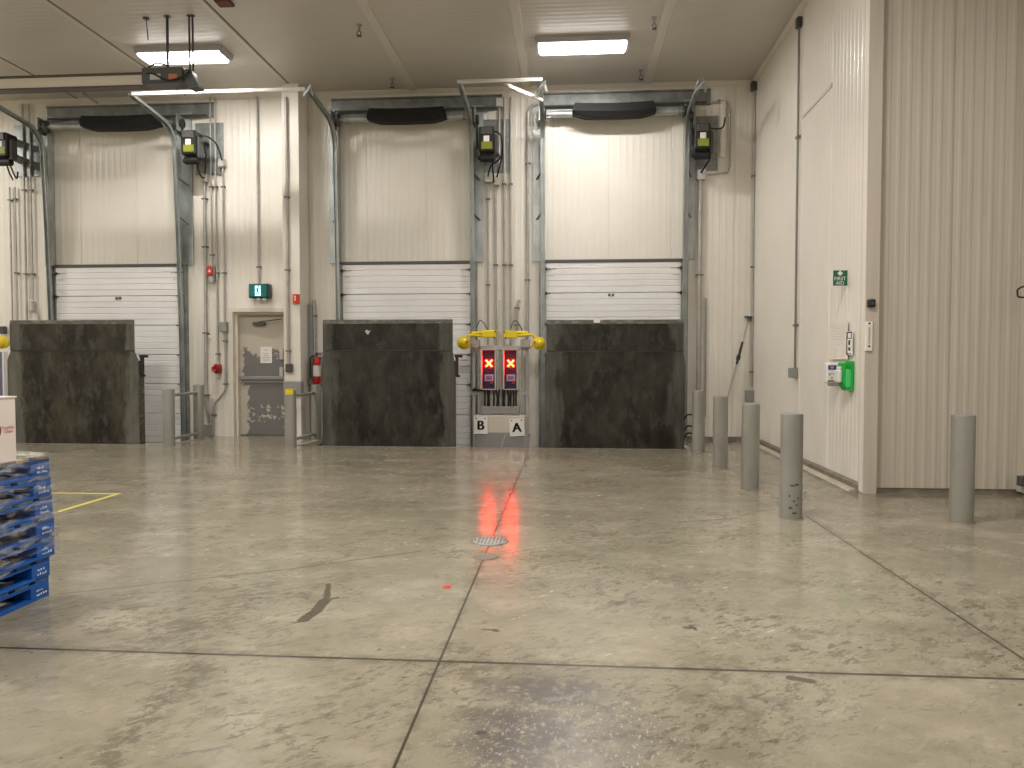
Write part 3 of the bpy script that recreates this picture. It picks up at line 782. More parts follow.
# ------------------------------------------------------------------ conduits
def conduit(pts, r, straps, label, Y=None, name='conduit', mt=None, curve=False, group='conduits on the back wall', X=None, radial=None):
    Y = Y or WY-.035-r
    f = (lambda a,b: atX(a,b,X)) if X else (lambda a,b: atY(a,b,Y))
    w = [f(a,b) for a,b in pts]
    if X is None and not curve:      # keep straight runs plumb
        if len(w) == 2: w[1].x = w[0].x = (w[0].x+w[1].x)/2
    if X is not None and len(w) == 2: w[1].y = w[0].y = (w[0].y+w[1].y)/2
    for q in w: q.z = min(q.z, CEIL)
    t = thing(name, label, 'conduit', w[-1], group)
    mb = MB(); mb.tube(smooth(w,6) if curve else w, r, 10); mb.build('pipe', mt or M['pipe'], t)
    for sy in straps:
        q = f(pts[0][0], sy)
        # nearest height on the run
        best = min(range(len(w)-1), key=lambda i: 0 if min(w[i].z,w[i+1].z) <= q.z <= max(w[i].z,w[i+1].z) else 1)
        a, b = w[best], w[best+1]; u = 0 if abs(b.z-a.z) < 1e-4 else (q.z-a.z)/(b.z-a.z); c = a.lerp(b, max(0,min(1,u)))
        mb = MB()
        if X is None: mb.box(c.x-r-.022, c.x+r+.022, c.y-r-.006, c.y+r+.02, c.z-.013, c.z+.013)
        else: mb.box(c.x-r-.008, X+r+.015, c.y-r-.035, c.y+r+.035, c.z-.018, c.z+.018)
        mb.build('strap', M['strap'], t)
    return t
def fitting(px, py, w, h, d, mt, name, label, cat, Y=WY-.02, group=None, b=.012):
    p = atY(px, py, Y-d/2)
    mb = MB(); mb.rbox(p.x-w/2, p.x+w/2, Y-d, Y, p.z-h/2, p.z+h/2, b)
    return single(mb, name, mt, label, cat, (p.x, Y, p.z-h/2), group)
conduit([(11,187),(11,322)], .018, (200,), 'leftmost thin conduit below the motor at the left edge')
conduit([(16,187),(16.5,322)], .018, (199,273), 'thin conduit second from the left edge, below the left edge motor')
conduit([(24.5,104),(24.5,322)], .02, (190,274), 'third conduit from the left edge, rising to the ceiling above the left plate')
conduit([(31,104),(31,300)], .02, (190,274), 'conduit ending in an elbow fitting left of the left dock door')
fitting(31.5,306,.10,.22,.09,M['lgrey'],'conduit_elbow','grey elbow fitting above the top left corner of the left plate','fitting')
conduit([(31.5,309),(37,314),(39,325)], .018, (), 'short curved conduit stub dropping behind the left plate', curve=True)
conduit([(204.5,182),(205.5,300),(206,404),(211,418),(211,428)], .032, (199,247,333,395), 'thick conduit right of the left dock door, bending at the foot beside the bollards')
fitting(209,430,.17,.26,.14,M['grey'],'junction_box','grey junction box on the wall foot behind the left pair of bollards','junction box')
conduit([(211,97),(211,265)], .018, (187,255), 'thin conduit dropping to the red pull station')
conduit([(216,97),(216.7,364)], .02, (187,273,354), 'long conduit dropping to the red horn left of the exit door')
conduit([(223,164),(224.5,323)], .02, (187,273), 'conduit between a motor cable box and a grey box left of the exit sign')
conduit([(225,330),(225.5,384),(221,396),(214,407),(213.5,437)], .022, (341,384,415), 'conduit curving down left of the exit door frame', curve=True)
fitting(222,163,.13,.17,.12,M['lgrey'],'cable_box','pale cable box topping the conduit left of the exit sign','junction box')
fitting(204.5,178,.13,.17,.12,M['lgrey'],'cable_box','pale cable box under the motor left of the exit sign','junction box')
fitting(224,327,.15,.21,.12,M['grey'],'junction_box','grey box on a conduit beside the top left corner of the exit door','junction box')
conduit([(257,96),(258.5,284)], .022, (267,), 'conduit from the ceiling straight down to the exit sign')
conduit([(287,97),(287.5,364)], .026, (197,270,351), 'conduit down the front of the column right of the exit door', Y=14.41)
fitting(289,368,.12,.17,.10,M['dgrey'],'wall_switch','dark grey switch box on the column right of the exit door','switch',Y=14.44)
conduit([(488,183),(488,345)], .02, (199,285), 'leftmost conduit below the motor above the cross signals')
conduit([(496,185),(495.5,345)], .024, (265,), 'second conduit from the left above the cross signals')
conduit([(505,97),(503.8,400)], .022, (184,265), 'conduit from the ceiling down behind the cross signals, left of its twin')
conduit([(511,97),(510.2,400)], .022, (184,265), 'conduit from the ceiling down behind the right cross signal')
conduit([(538,104),(531,106),(528,113),(527.8,200),(527.3,452)], .032, (163,280,435), 'thick conduit with a bent top left of the right dock door')
conduit([(519,300),(516.8,309),(516.5,332)], .03, (308,325), 'short stub conduit with an angled top above the right yellow arm', curve=True)
fitting(488,178,.13,.19,.12,M['lgrey'],'cable_box','left pale cable box under the motor above the cross signals','junction box')
fitting(496.5,181,.13,.19,.12,M['lgrey'],'cable_box','right pale cable box under the motor above the cross signals','junction box')
fitting(499.5,103,.14,.17,.12,M['lgrey'],'cable_box','small pale box high on the wall where two conduits meet the header','junction box')
conduit([(499.5,106),(499,170)], .02, (), 'short conduit right of the motor above the cross signals')
conduit([(700.5,178),(697.5,452)], .05, (275,), 'fat conduit right of the right dock door, ending behind the farthest bollard')
fitting(701,175,.18,.2,.14,M['lgrey'],'cable_box','pale cable box under the motor near the right wall','junction box')
conduit([(708,175),(728,172.5),(730,165),(730,118),(727,102),(718,100)], .02, (), 'conduit loop framing the motor near the right wall')
conduit([(712,102.5),(722,103),(725.5,110),(725.5,122)], .018, (), 'short curved conduit above the motor near the right wall', curve=True)
for i, (px, a, b) in enumerate(((716,126,240),(722.5,140,165))):
    pass
fitting(723,128,.11,1.15,.05,M['wall'],'wall_patch_panel','cream vertical cover strip right of the motor near the right wall','cover panel')
conduit([(753.5,88),(753,386)], .024, (176,267,372), 'conduit in the back right corner, from ceiling to grey box')
fitting(750.5,396,.18,.23,.14,M['grey'],'junction_box','grey junction box in the back right corner behind the bollards','junction box')
conduit([(798,22),(796,369)], .017, (137,325), 'tall dark conduit on the right wall, from ceiling to grey box', X=3.605-.038, group='conduits on the right wall', mt=M['dpipe'])
p = atX(795,373,RX+.01); mb = MB(); mb.box(RX-.08, RX+.035, p.y-.075, p.y+.075, p.z-.075, p.z+.08)
single(mb, 'junction_box', M['grey'], 'grey junction box at the foot of the tall right wall conduit', 'junction box', (RX,p.y,p.z-.1), bevel=.012)
p = atX(799,22,RX); mb = MB(); mb.rbox(RX-.04, RX+.035, p.y-.055, p.y+.055, p.z-.09, p.z+.07, .01)
single(mb, 'conduit_box', M['dgrey'], 'dark conduit box under the ceiling on the right wall', 'junction box', (RX,p.y,p.z))
p = atY(755,84,14.9); mb = MB(); mb.rbox(p.x-.07, p.x+.05, 14.86, 14.98, p.z-.12, p.z+.05, .01)
single(mb, 'conduit_box', M['dgrey'], 'dark conduit box under the ceiling in the back right corner', 'junction box', (p.x,14.98,p.z))
# slotted strip
p0 = atY(706,298,14.96); p1 = atY(706,417,14.96)
t = thing('slotted_strip', 'narrow slotted steel strip on the wall above the farthest bollards', 'strip', (p0.x,14.97,p1.z))
mb = MB(); mb.box(p0.x-.018,p0.x+.018,14.95,14.985,p1.z,p0.z); mb.build('channel', M['pipe'], t)
mb = MB()
for k in range(40):
    z = p0.z-.04-k*(p0.z-p1.z-.06)/40
    mb.box(p0.x-.008,p0.x+.008,14.945,14.951,z-.022,z+.004)
mb.build('slot', M['strap'], t)['kind'] = 'stuff'
# small wall labels
for px, py, lab in ((209,336,'tiny white label with dark print beside the conduit left of the exit door'), (699,341,'tiny white label on the wall right of the right plate'), (315,338,'tiny white label on the wall above the fire extinguisher')):
    p = atY(px,py,14.97); t = thing('wall_label', lab, 'label', p)
    mb = MB(); mb.box(p.x-.05,p.x+.05,14.972,14.978,p.z-.07,p.z+.07); mb.build('card', M['paper'], t)
    mb = MB(); mb.box(p.x-.04,p.x+.04,14.968,14.972,p.z+.03,p.z+.05); mb.box(p.x-.025,p.x+.025,14.968,14.972,p.z-.05,p.z-.04); mb.build('print', M['ink'], t)

# ------------------------------------------------------------------ safety fittings
# red pull station, horn, red sign
p = atY(211,271,14.9); t = thing('pull_station', 'red fire alarm pull station on a grey box left of the exit sign', 'fire alarm', (p.x,14.97,p.z-.12))
mb = MB(); mb.rbox(p.x-.09,p.x+.09,14.86,14.97,p.z-.11,p.z+.11,.012); mb.build('back_box', M['grey'], t)
mb = MB(); mb.rbox(p.x-.065,p.x+.065,14.83,14.862,p.z-.09,p.z+.09,.01); mb.build('face', M['red'], t)
mb = MB(); mb.prism([(-.03,-.03),(.03,-.03),(0,.04)], (p.x,14.828,p.z), (1,0,0), (0,0,1), (0,.003,0)); mb.build('handle', M['paper'], t)
mb = MB(); mb.cyl((p.x,14.92,p.z-.24),(p.x,14.92,p.z-.11),.05,.07,14); mb.build('skirt', M['lgrey'], t)
p = atY(217,369,14.9); t = thing('alarm_horn', 'small red alarm horn on the wall left of the exit door', 'fire alarm', (p.x,14.97,p.z-.12))
mb = MB(); mb.rbox(p.x-.07,p.x+.07,14.88,14.97,p.z-.09,p.z+.10,.02); mb.build('body', M['dred'], t)
mb = MB(); mb.lathe([(.0,.0),(.03,-.005),(.055,-.05),(.06,-.06),(.05,-.055),(0,-.02)], (p.x-.02,14.88,p.z), 16, 'y'); mb.build('cone', M['dred'], t)
mb = MB(); mb.box(p.x-.012,p.x+.05,14.9,14.94,p.z+.1,p.z+.15); mb.build('conduit_nipple', M['lgrey'], t)
mb = MB(); mb.box(p.x-.04,p.x+.03,14.93,14.97,p.z-.19,p.z-.09); mb.build('bracket', M['lgrey'], t)
p = atY(296,299,14.43); t = thing('fire_sign', 'red fire equipment sign with white flame mark on the column', 'sign', (p.x,14.44,p.z-.1))
mb = MB(); mb.prism([(-.075,0),(0,-.07),(.075,0)], (p.x,14.44,p.z-.095), (1,0,0), (0,1,0), (0,0,.19)); mb.build('panel', M['orange'], t)
mb = MB(); mb.prism([(-.02,-.05),(.012,-.05),(.012,.05),(-.008,.055),(-.02,.03),(-.004,.02)], (p.x+.008,14.364,p.z+.01), (1,.6,0), (0,0,1), (.002,-.012,0)); mb.build('flame_mark', M['paper'], t)
# exit sign
p = atY(259.5,291,14.85); t = thing('exit_sign', 'teal running man exit sign above the exit door', 'exit sign', (p.x,14.97,p.z-.16))
mb = MB(); mb.rbox(p.x-.21,p.x+.21,14.80,14.97,p.z-.145,p.z+.145,.012); mb.build('case', M['dnavy'], t)
mb = MB(); mb.rbox(p.x-.195,p.x+.175,14.785,14.801,p.z-.125,p.z+.13,.008); mb.build('face', M['teal'], t)
fx = p.x-.01
mb = MB(); mb.box(fx-.055,fx+.06,14.780,14.784,p.z-.10,p.z+.10); mb.build('lit_panel', M['exitl'], t)
mb = MB()
def limb(a, b, w): 
    a = (a[0]*1.25,a[1]*1.25); b = (b[0]*1.25,b[1]*1.25); w *= 1.3
    d = Vector((b[0]-a[0],b[1]-a[1])); q = Vector((-d.y,d.x)).normalized()*w/2
    mb.prism([(a[0]-q.x,a[1]-q.y),(b[0]-q.x,b[1]-q.y),(b[0]+q.x,b[1]+q.y),(a[0]+q.x,a[1]+q.y)], (fx,14.7785,p.z), (1,0,0), (0,0,1), (0,.0012,0))
mb.cyl((fx+.015,14.7785,p.z+.079),(fx+.015,14.7797,p.z+.079),.019,n=12)
limb((.005,.042),(-.008,-.01),.03); limb((-.008,-.01),(.024,-.032),.017); limb((.024,-.032),(.018,-.07),.015); limb((-.008,-.01),(-.018,-.045),.017); limb((-.018,-.045),(-.045,-.06),.015)
limb((.0,.038),(.035,.025),.012); limb((.035,.025),(.045,.045),.011); limb((.0,.038),(-.03,.03),.012); limb((-.03,.03),(-.036,.0),.011)
mb.build('running_man', M['teal'], t)
for dx in (-.02,.1):
    mb = MB(); mb.lathe([(0,0),(.035,0),(.05,-.03),(.045,-.05),(0,-.055)], (p.x+dx,14.86,p.z-.145), 14, 'z'); mb.build('emergency_lamp', M['glass'], t)
# fire extinguisher
p = atY(317,384,14.85); t = thing('fire_extinguisher', 'red fire extinguisher on the wall beside the upright dark plate', 'fire extinguisher', (p.x,14.85,p.z))
h = atY(317,353,14.85).z-p.z
mb = MB(); r = .077
mb.lathe([(0,0),(r*.8,0),(r,.03),(r,h*.68),(r*.85,h*.77),(r*.4,h*.84),(.03,h*.87),(.03,h*.92),(0,h*.92)], p, 22); mb.build('cylinder', M['red'], t)
mb = MB(); mb.lathe([(r+.002,h*.25),(r+.002,h*.60)], p, 22); mb.build('label_band', M['paper'], t)
mb = MB(); mb.box(p.x-.02,p.x+.1,p.y-.015,p.y+.015,p.z+h*.93,p.z+h*.96); mb.box(p.x-.02,p.x+.12,p.y-.015,p.y+.015,p.z+h*.98,p.z+h*1.01); mb.cyl((p.x,p.y,p.z+h*.9),(p.x,p.y,p.z+h),.02,n=10); mb.build('valve', M['black'], t)
mb = MB(); mb.tube(smooth([p+Vector((-.02,-.03,h*.92)), p+Vector((-.11,-.05,h*.85)), p+Vector((-.115,-.06,h*.5)), p+Vector((-.1,-.07,h*.15))],6), .014, 8); mb.build('hose', M['black'], t)
mb = MB(); mb.box(p.x-.04,p.x+.04,p.y+r-.005,14.98,p.z+h*.5,p.z+h*.85); mb.build('wall_bracket', M['dgrey'], t)
# grey boxes and pipe right of the column
mb = MB(); a = atY(309,305,14.9); b = atY(312,385,14.9); mb.box(a.x-.03,b.x+.03,14.86,14.98,b.z,a.z)
single(mb,'cable_trunking',M['grey'],'grey vertical cable trunking between the column and the fire extinguisher','trunking',(a.x,14.98,b.z),bevel=.01)
conduit([(313.5,300),(314.5,325),(314.5,438)], .03, (316,), 'grey pipe with an angled top left of the fire extinguisher')
a = atY(284,381,14.35); b = atY(302,391,14.35); mb = MB(); mb.rbox(a.x,b.x,14.3,14.445,b.z-.06,a.z,.012)
single(mb,'electrical_box',M['grey'],'flat grey electrical box behind the yellow-topped bollard','electrical box',(a.x,14.44,b.z))

# ------------------------------------------------------------------ bollards
def bollard_mesh(t, r=.108, h=1.06, mt=None, foot=True):
    mb = MB(); mb.lathe([(r,0),(r,h-.012),(r*.97,h)], BASE[t.name], 32); mb.build('post', mt or M['boll'], t)
    mb = MB(); mb.lathe([(r*.97,h),(r*.6,h+.010),(0,h+.012)], BASE[t.name], 32); setp(mb.build('cap', M['grey'], t), 'flat grey cap')
    if foot:
        b = BASE[t.name]; mb = MB(); mb.lathe([(r+.018,0),(r+.012,.006),(r,.009)], b, 32); mb.build('base_ring', M['curb'], t)
LABS = ['grey pipe bollard farthest back in the row by the right wall, beside the right plate',
        'grey pipe bollard second farthest in the row by the right wall',
        'grey pipe bollard in front of the corner junction box, third from the back',
        'grey pipe bollard nearest the camera in the row of four by the right wall',
        'grey pipe bollard standing alone in front of the ribbed beige wall']
b0 = None
for (x, y), lab in zip(((2.27,13.08),(2.262,11.18),(2.255,9.33),(2.254,7.64),(3.88,7.58)), LABS):
    if b0 is None:
        b0 = thing('bollard', lab, 'bollard', (x,y,0), 'grey pipe bollards'); bollard_mesh(b0)
    else:
        nb = dup(b0, (x,y,0), lab, random.random()*6)
        if abs(y-7.64) < .01:
            BASE[nb.name] = Vector((x,y,0)); mb = MB()
            for az, z, w, hh in ((-1.75,.345,.20,.006),(-1.35,.355,.2,.007),(-1.9,.12,.16,.008),(-1.6,.19,.10,.006),(-1.2,.22,.06,.012),(-1.55,.07,.2,.007),(-1.35,.15,.14,.005),(-2.0,.24,.07,.010)):
                vs = []
                for k in range(5):
                    a = az+w*(k/4-.5)*2-nb.rotation_euler.z
                    vs += [Vector((x,y,z-hh))+Vector((.1095*math.cos(a),.1095*math.sin(a),0)), Vector((x,y,z+hh))+Vector((.1095*math.cos(a),.1095*math.sin(a),.004*((k*7)%3)))]
                mb.add(vs, [(2*k,2*k+2,2*k+3,2*k+1) for k in range(4)])
            mb.build('scuff_mark', M['scuff'], nb)
def guard(posts, label, yellow=False):
    t = thing('bollard_rail', label, 'guard rail', (posts[0][0],posts[0][1],0), 'bollard pairs with rails beside the exit walkway')
    for i, (x, y) in enumerate(posts):
        r, h = .105, (1.06, 1.10)[i]
        mb = MB(); mb.lathe([(r,0),(r,h-.01),(r*.96,h),(0,h+.008)], (x,y,0), 28); po = mb.build('post', M['boll'], t)
        if yellow and i == 0:
            mb = MB(); mb.box(x-.055,x+.085,y-.106,y-.06,h-.09,h-.005); mb.box(x-.055,x+.085,y-.106,y+.02,h+.0,h+.012); setp(mb.build('yellow_patch', M['yellow'], po), 'yellow paint patch')
    (x0,y0),(x1,y1) = posts
    for z in (.94, .12):
        mb = MB(); mb.cyl((x0,y0,z),(x1,y1,z),.03,n=12); mb.build('rail', M['boll'], t)
    return t
guard([(-7.42,13.25),(-7.46,14.45)], 'pair of grey bollards joined by rails left of the exit door')
guard([(-5.10,13.28),(-5.06,14.55)], 'pair of grey railed bollards right of the exit door, front one with a yellow patch', True)
# pale kick bar lying at the foot of the right guard
p = atY(300,441,14.2)

# ------------------------------------------------------------------ control stand with signals
SY = 14.3
def sx(px): return atY(px,400,SY).x
def sz(py): return atY(500,py,SY).z
st = thing('signal_stand', 'grey strut stand carrying the two red cross signals', 'stand', (sx(500),SY,PITZ))
for a, b, top in ((472.6,475.2,338),(498.6,502.2,300),(526,528.6,338)):
    mb = MB(); mb.box(sx(a),sx(b),SY,SY+.06,PITZ,sz(top)); mb.build('post', M['lgrey'], st)
for z0, z1, a, b in ((345.8,350.2,474,528),(390.4,394.6,471,529)):
    mb = MB(); mb.box(sx(a),sx(b),SY-.045,SY-.002,sz(z1),sz(z0)); mb.build('rail', M['lgrey'], st)
for x in (479,522):
    mb = MB(); mb.box(sx(x)-.02,sx(x)+.02,SY-.04,SY,sz(414),sz(349.5)); mb.build('upright', M['pipe'], st)
def signal(px0, px1, label):
    x0, x1 = sx(px0), sx(px1); z0, z1 = sz(388.5), sz(350.2); y = SY-.15; cx = (x0+x1)/2
    t = thing('dock_signal', label, 'signal light', (cx,y,z0), 'red cross dock signals')
    mb = MB()      # open-fronted hood
    mb.box(x0-.02,x0,y-.14,y+.06,z0,z1); mb.box(x1,x1+.02,y-.14,y+.06,z0,z1); mb.box(x0-.02,x1+.02,y-.14,y+.06,z1,z1+.02); mb.box(x0-.02,x1+.02,y-.03,y+.06,z0-.02,z0)
    mb.box(x0,x1,y+.05,y+.10,z0,z1)
    mb.build('hood', M['lgrey'], t)
    mb = MB(); mb.box(x0,x1,y+.01,y+.05,z0,z1); mb.build('face', M['sigbox'], t)
    zx = sz(363.3); mb = MB()
    for a in (1,-1):
        d = Vector((1,0,a*1.05)).normalized(); q = Vector((-d.z,0,d.x)); L_ = .086; w = .0155
        vs = [Vector((cx,y-.012,zx))+d*sL*L_+q*sw*w for sL, sw in ((-1,-1),(1,-1),(1,1),(-1,1))]
        vs += [v+Vector((0,.008,0)) for v in vs]
        mb.add(vs, [(0,1,2,3),(7,6,5,4),(0,4,5,1),(1,5,6,2),(2,6,7,3),(3,7,4,0)])
    mb.build('cross_light', M['xlight'], t)
    zl = sz(377.6); mb = MB(); mb.box(cx-.085,cx+.085,y+.004,y+.01,zl-.065,zl+.065); lb = mb.build('label_plate', M['lav'], t)
    mb = MB(); mb.box(cx-.055,cx+.055,y+.001,y+.004,zl-.038,zl+.038); mb.build('label_field', M['lavd'], lb)
    mb = MB(); mb.box(cx+.02,cx+.08,y+.003,y+.01,sz(383.3),sz(382.0)); setp(mb.build('status_strip', M['red'], t), 'small red strip')
    return t
signal(483.5,496.2,'left red cross signal, above the letter B sign')
signal(505.2,517.6,'right red cross signal, above the letter A sign')
# drooping leads and cable box
cb = thing('cable_box', 'grey wide cable box under the cross signals with black leads above it', 'junction box', (sx(501),SY-.02,sz(414)))
mb = MB(); mb.rbox(sx(482),sx(520),SY-.16,SY-.004,sz(413.6),sz(406),.012); mb.build('case', M['grey'], cb)
for k, (px, w) in enumerate(((485.5,0),(488,.4),(490,-.3),(494,.5),(496.5,1.5),(500,-1.2),(503,.5),(505.5,-1),(508,1.2),(511,0),(513.5,.6),(516.5,-.3))):
    mb = MB(); mb.tube(smooth([(sx(px),SY-.09,sz(389.2)),(sx(px+w),SY-.10,sz(398)),(sx(px+w*.5),SY-.09,sz(406.2))],5), .018, 7); mb.build('lead', M['rubber'], cb)
# control cabinet with lettered plates
cab = thing('control_cabinet', 'cream and grey low control cabinet between the two dark plates', 'cabinet', (sx(500),SY-.02,sz(446)))
mb = MB(); mb.rbox(sx(474.8),sx(526.2),SY-.2,SY-.004,sz(446.5),sz(414.8),.01); mb.build('case', M['cream'], cab)
mb = MB(); mb.box(sx(475.5),sx(525.5),SY-.207,SY-.2,sz(446),sz(431.5)); setp(mb.build('lower_panel', M['grey'], cab), 'grey lower panel')
mb = MB(); mb.tube([(sx(506.5),SY-.21,sz(433)),(sx(502.5),SY-.21,sz(446))], .008, 6); mb.build('pull_cord', M['cream'], cab)
for k in range(12):
    x = sx(476.8+k*4.0); 
    if k in (1,2): continue
    mb = MB(); mb.cyl((x,SY-.16,sz(446.3)-.10),(x,SY-.16,sz(446.3)),.03,n=10); mb.build('cable_gland', M['rubber'], cab)
def letter_sign(px0, px1, py0, py1, ch, tilt, label):
    x0, x1, z0, z1 = sx(px0), sx(px1), sz(py1), sz(py0); c = Vector(((x0+x1)/2, SY-.225, (z0+z1)/2))
    t = thing('letter_sign', label, 'letter sign', c, 'lettered plates on the control cabinet')
    mb = MB(); R = Matrix.Rotation(tilt, 3, 'Y'); w, h = x1-x0, z1-z0
    mb.cbox(c, w, .02, h, R); mb.build('plate', M['white'], t)
    u = R @ Vector((1,0,0)); v = R @ Vector((0,0,1))
    lm = MB()
    for sh in (-.010,-.005,0,.005,.010):
        tm = text_mb(ch, .25, c+Vector((0,-.012,0))-v*.012+u*sh+v*abs(sh)*.3, u, v, .002); lm.add(tm.v, tm.f)
    lm.build('letter', M['ink'], t)
    for s in (-1,1):
        mb = MB(); q = c+u*s*w*.33+v*h*.4; mb.cyl((q.x,c.y-.016,q.z),(q.x,c.y-.008,q.z),.014,n=10); mb.build('screw', M['black'], t)
    return t
letter_sign(475.2,488.8,415.8,432.8,'B',0,'white plate with black letter B on the control cabinet')
letter_sign(510.4,525,417.5,434.8,'A',math.radians(-3),'white slightly tilted plate with black letter A on the control cabinet')
mb = MB(); mb.box(sx(473),sx(486),SY-.12,SY-.05,sz(391.2),sz(389.2)); mb.ball((sx(476),SY-.1,sz(389)),.03,10,(1.6,1,1))
single(mb,'cable_bundle',M['rubber'],'black cable bundle lying on the mid rail left of the cross signals','cable',(sx(478),SY-.1,sz(391)))

# ------------------------------------------------------------------ yellow dock lights
def dock_light(px_head, py_head, px_a, px_b, py_arm, side, label, Y=14.15):
    f = lambda a,b,dy=0: atY(a,b,Y+dy)
    h = f(px_head,py_head); t = thing('dock_light', label, 'dock light', f((px_a+px_b)/2,py_arm,.12), 'yellow swing arm dock lights')
    a = f(px_a,py_arm); b = f(px_b,py_arm-.5)
    inner, outer = (b, a) if side < 0 else (a, b)       # inner end is bolted to the post
    mb = MB(); mid = inner.lerp(outer,.52)
    for dz in (.045,-.03):
        mb.tube([inner+Vector((0,0,dz)), outer.lerp(inner,.1)+Vector((0,0,dz*.6))], .028, 8)
    mb.rbox(min(inner.x,mid.x),max(inner.x,mid.x),a.y-.05,a.y+.05,inner.z-.07,inner.z+.075,.02); mb.build('arm', M['yellow'], t)
    mb = MB(); mb.tube(smooth([outer.lerp(inner,.35)+Vector((0,-.06,-.02)), outer+Vector((0,-.06,-.015)), outer.lerp(h,.5)+Vector((0,-.04,.02)), h+Vector((0,.02,.08))],6), .026, 8); mb.build('fore_arm', M['yellow'], t)
    mb = MB(); mb.lathe([(0,.13),(.05,.128),(.085,.10),(.115,.04),(.128,-.02),(.128,-.06),(.115,-.065),(.11,-.05),(0,-.02)], h, 22, 'y'); hd = mb.build('lamp_head', M['yellow'], t)
    mb = MB(); mb.lathe([(0,-.15),(.04,-.145),(.08,-.12),(.105,-.08),(.112,-.045)], h, 20, 'y'); mb.build('lens', M['yellow'], hd)
    mb = MB(); mb.cbox(h+Vector((-side*.075,-.13,.02)), .05,.05,.05); mb.tube(smooth([h+Vector((-side*.09,-.05,.0)), h+Vector((-side*.16,-.03,-.08)), h+Vector((-side*.25,.0,-.12)), h+Vector((-side*.34,.05,-.10))],5),.010,6); setp(mb.build('lamp_socket', M['dorange'], hd), 'dull orange lamp socket with cord')
    for dx in (0, .12):
        mb = MB(); q = inner+Vector((-side*-.0,0,0)); mb.cyl((inner.x+side*(.02+dx*.2),a.y-.07,inner.z+.05-dx),(inner.x+side*(.02+dx*.2),a.y+.05,inner.z+.05-dx),.018,n=8); mb.build('bolt', M['dgrey'], t)
    mb = MB(); mb.rbox(min(outer.x,outer.x-side*.18)+side*-.02,max(outer.x,outer.x-side*.18)+side*-.02,a.y+.03,a.y+.12,outer.z-.26,outer.z-.10,.012); mb.build('ballast_box', M['pipe'], t)
    mb = MB(); q = inner.lerp(outer,.5); mb.tube(smooth([q+Vector((.1,0,.07)),q+Vector((.02,0,.22)),q+Vector((-.06,0,.26)),q+Vector((-.12,0,.12))],5),.009,6); mb.build('cord', M['rubber'], t)
    return t
dock_light(464,343,469,496.5,334.6,-1,'yellow dock light left of the cross signals, over the letter B')
dock_light(539,343.5,503.5,531,334.6,1,'yellow dock light right of the cross signals, over the letter A')
dock_light(3,342.5,-36,-6,334,1,'yellow dock light cut off by the left edge above the carton')
# left-edge control post seen behind the carton
a = atY(0,352,14.0); b = atY(5,392,14.0)
t = thing('control_post', 'blue grey control post with white edge behind the carton at the left edge', 'control post', (a.x,14.05,PITZ))
mb = MB(); mb.box(a.x-.35,b.x-.03,14.0,14.1,PITZ,a.z); mb.build('panel', M['blueg'], t)
mb = MB(); mb.box(b.x-.03,b.x+.0,13.98,14.1,PITZ,a.z); mb.build('edge_strip', M['white'], t)
mb = MB(); p = atY(2,330,14.9); mb.rbox(p.x-.07,p.x+.05,14.88,14.98,p.z-.08,p.z+.08,.01)
single(mb,'wall_switch',M['dgrey'],'dark wall switch above the yellow light at the left edge','switch',(p.x,14.98,p.z))

# ------------------------------------------------------------------ squeegee leaning in the corner
a = Vector((2.90,14.72,.0)); b = atY(749,317,14.93)
t = thing('long_squeegee', 'long handled squeegee leaning upside down in the back right corner', 'squeegee', a)
d = (b-a)
mb = MB(); mb.tube([a+Vector((0,0,.015)), b], .016, 10); mb.build('handle', M['pipe'], t)
mb = MB(); mb.tube([a+d*.62, a+d*.80], .024, 10); mb.cyl(a+d*.655, a+d*.69, .04, n=10); mb.build('grip', M['black'], t)
mb = MB(); mb.box(b.x-.08,b.x+.06,14.9,14.96,b.z-.015,b.z+.02); mb.box(b.x-.03,b.x-.01,14.9,14.95,b.z-.10,b.z); mb.box(b.x+.015,b.x+.035,14.9,14.95,b.z-.08,b.z); mb.build('blade_head', M['dgrey'], t)
mb = MB(); mb.cyl(a, a+d.normalized()*.05, .03, n=10); mb.build('end_cap', M['rubber'], t)
# hose tails by the right plate foot
mb = MB()
for z, w in ((.52,.10),(.30,.08),(.16,.07)):
    p = atY(689,430,14.5); mb.tube(smooth([(p.x-.1,14.55,z-.1),(p.x-.03,14.5,z+.02),(p.x+w,14.5,z),(p.x+w+.02,14.55,z-.12)],6), .016, 7)
single(mb,'hose_tail',M['rubber'],'black hose loops at the foot of the right plate, behind the farthest bollard','hose',(2.05,14.5,.1))

# ------------------------------------------------------------------ ceiling lights
def ceiling_light(x, y, label):
    t = thing('ceiling_light', label, 'ceiling light', (x,y,CEIL), 'bright ceiling lights')
    mb = MB(); z = CEIL; mb.prism([(-.80,0),(.80,0),(.78,-.10),(-.78,-.10)], (x,y-.23,z), (1,0,0), (0,0,1), (0,.46,0)); mb.build('housing', M['lampb'], t)
    mb = MB(); mb.prism([(-.74,0),(.74,0),(.72,-.05),(-.72,-.05)], (x,y-.19,z-.10), (1,0,0), (0,0,1), (0,.38,0)); mb.build('diffuser', M['lamp'], t)
    mb = MB(); mb.box(x-.66,x+.66,y-.03,y+.03,z-.156,z-.149); mb.build('led_strip', M['led'], t)
    for s in (-1,1):
        mb = MB(); mb.box(x+s*.76-.012,x+s*.76+.012,y-.21,y+.21,z-.13,z-.10); mb.build('end_clip', M['lampb'], t)
    return t
cl1 = ceiling_light(-6.80,12.82,'bright ceiling light above the black drive unit at the upper left')
cl2 = ceiling_light(.23,12.93,'bright ceiling light at upper centre, above the right dock door')
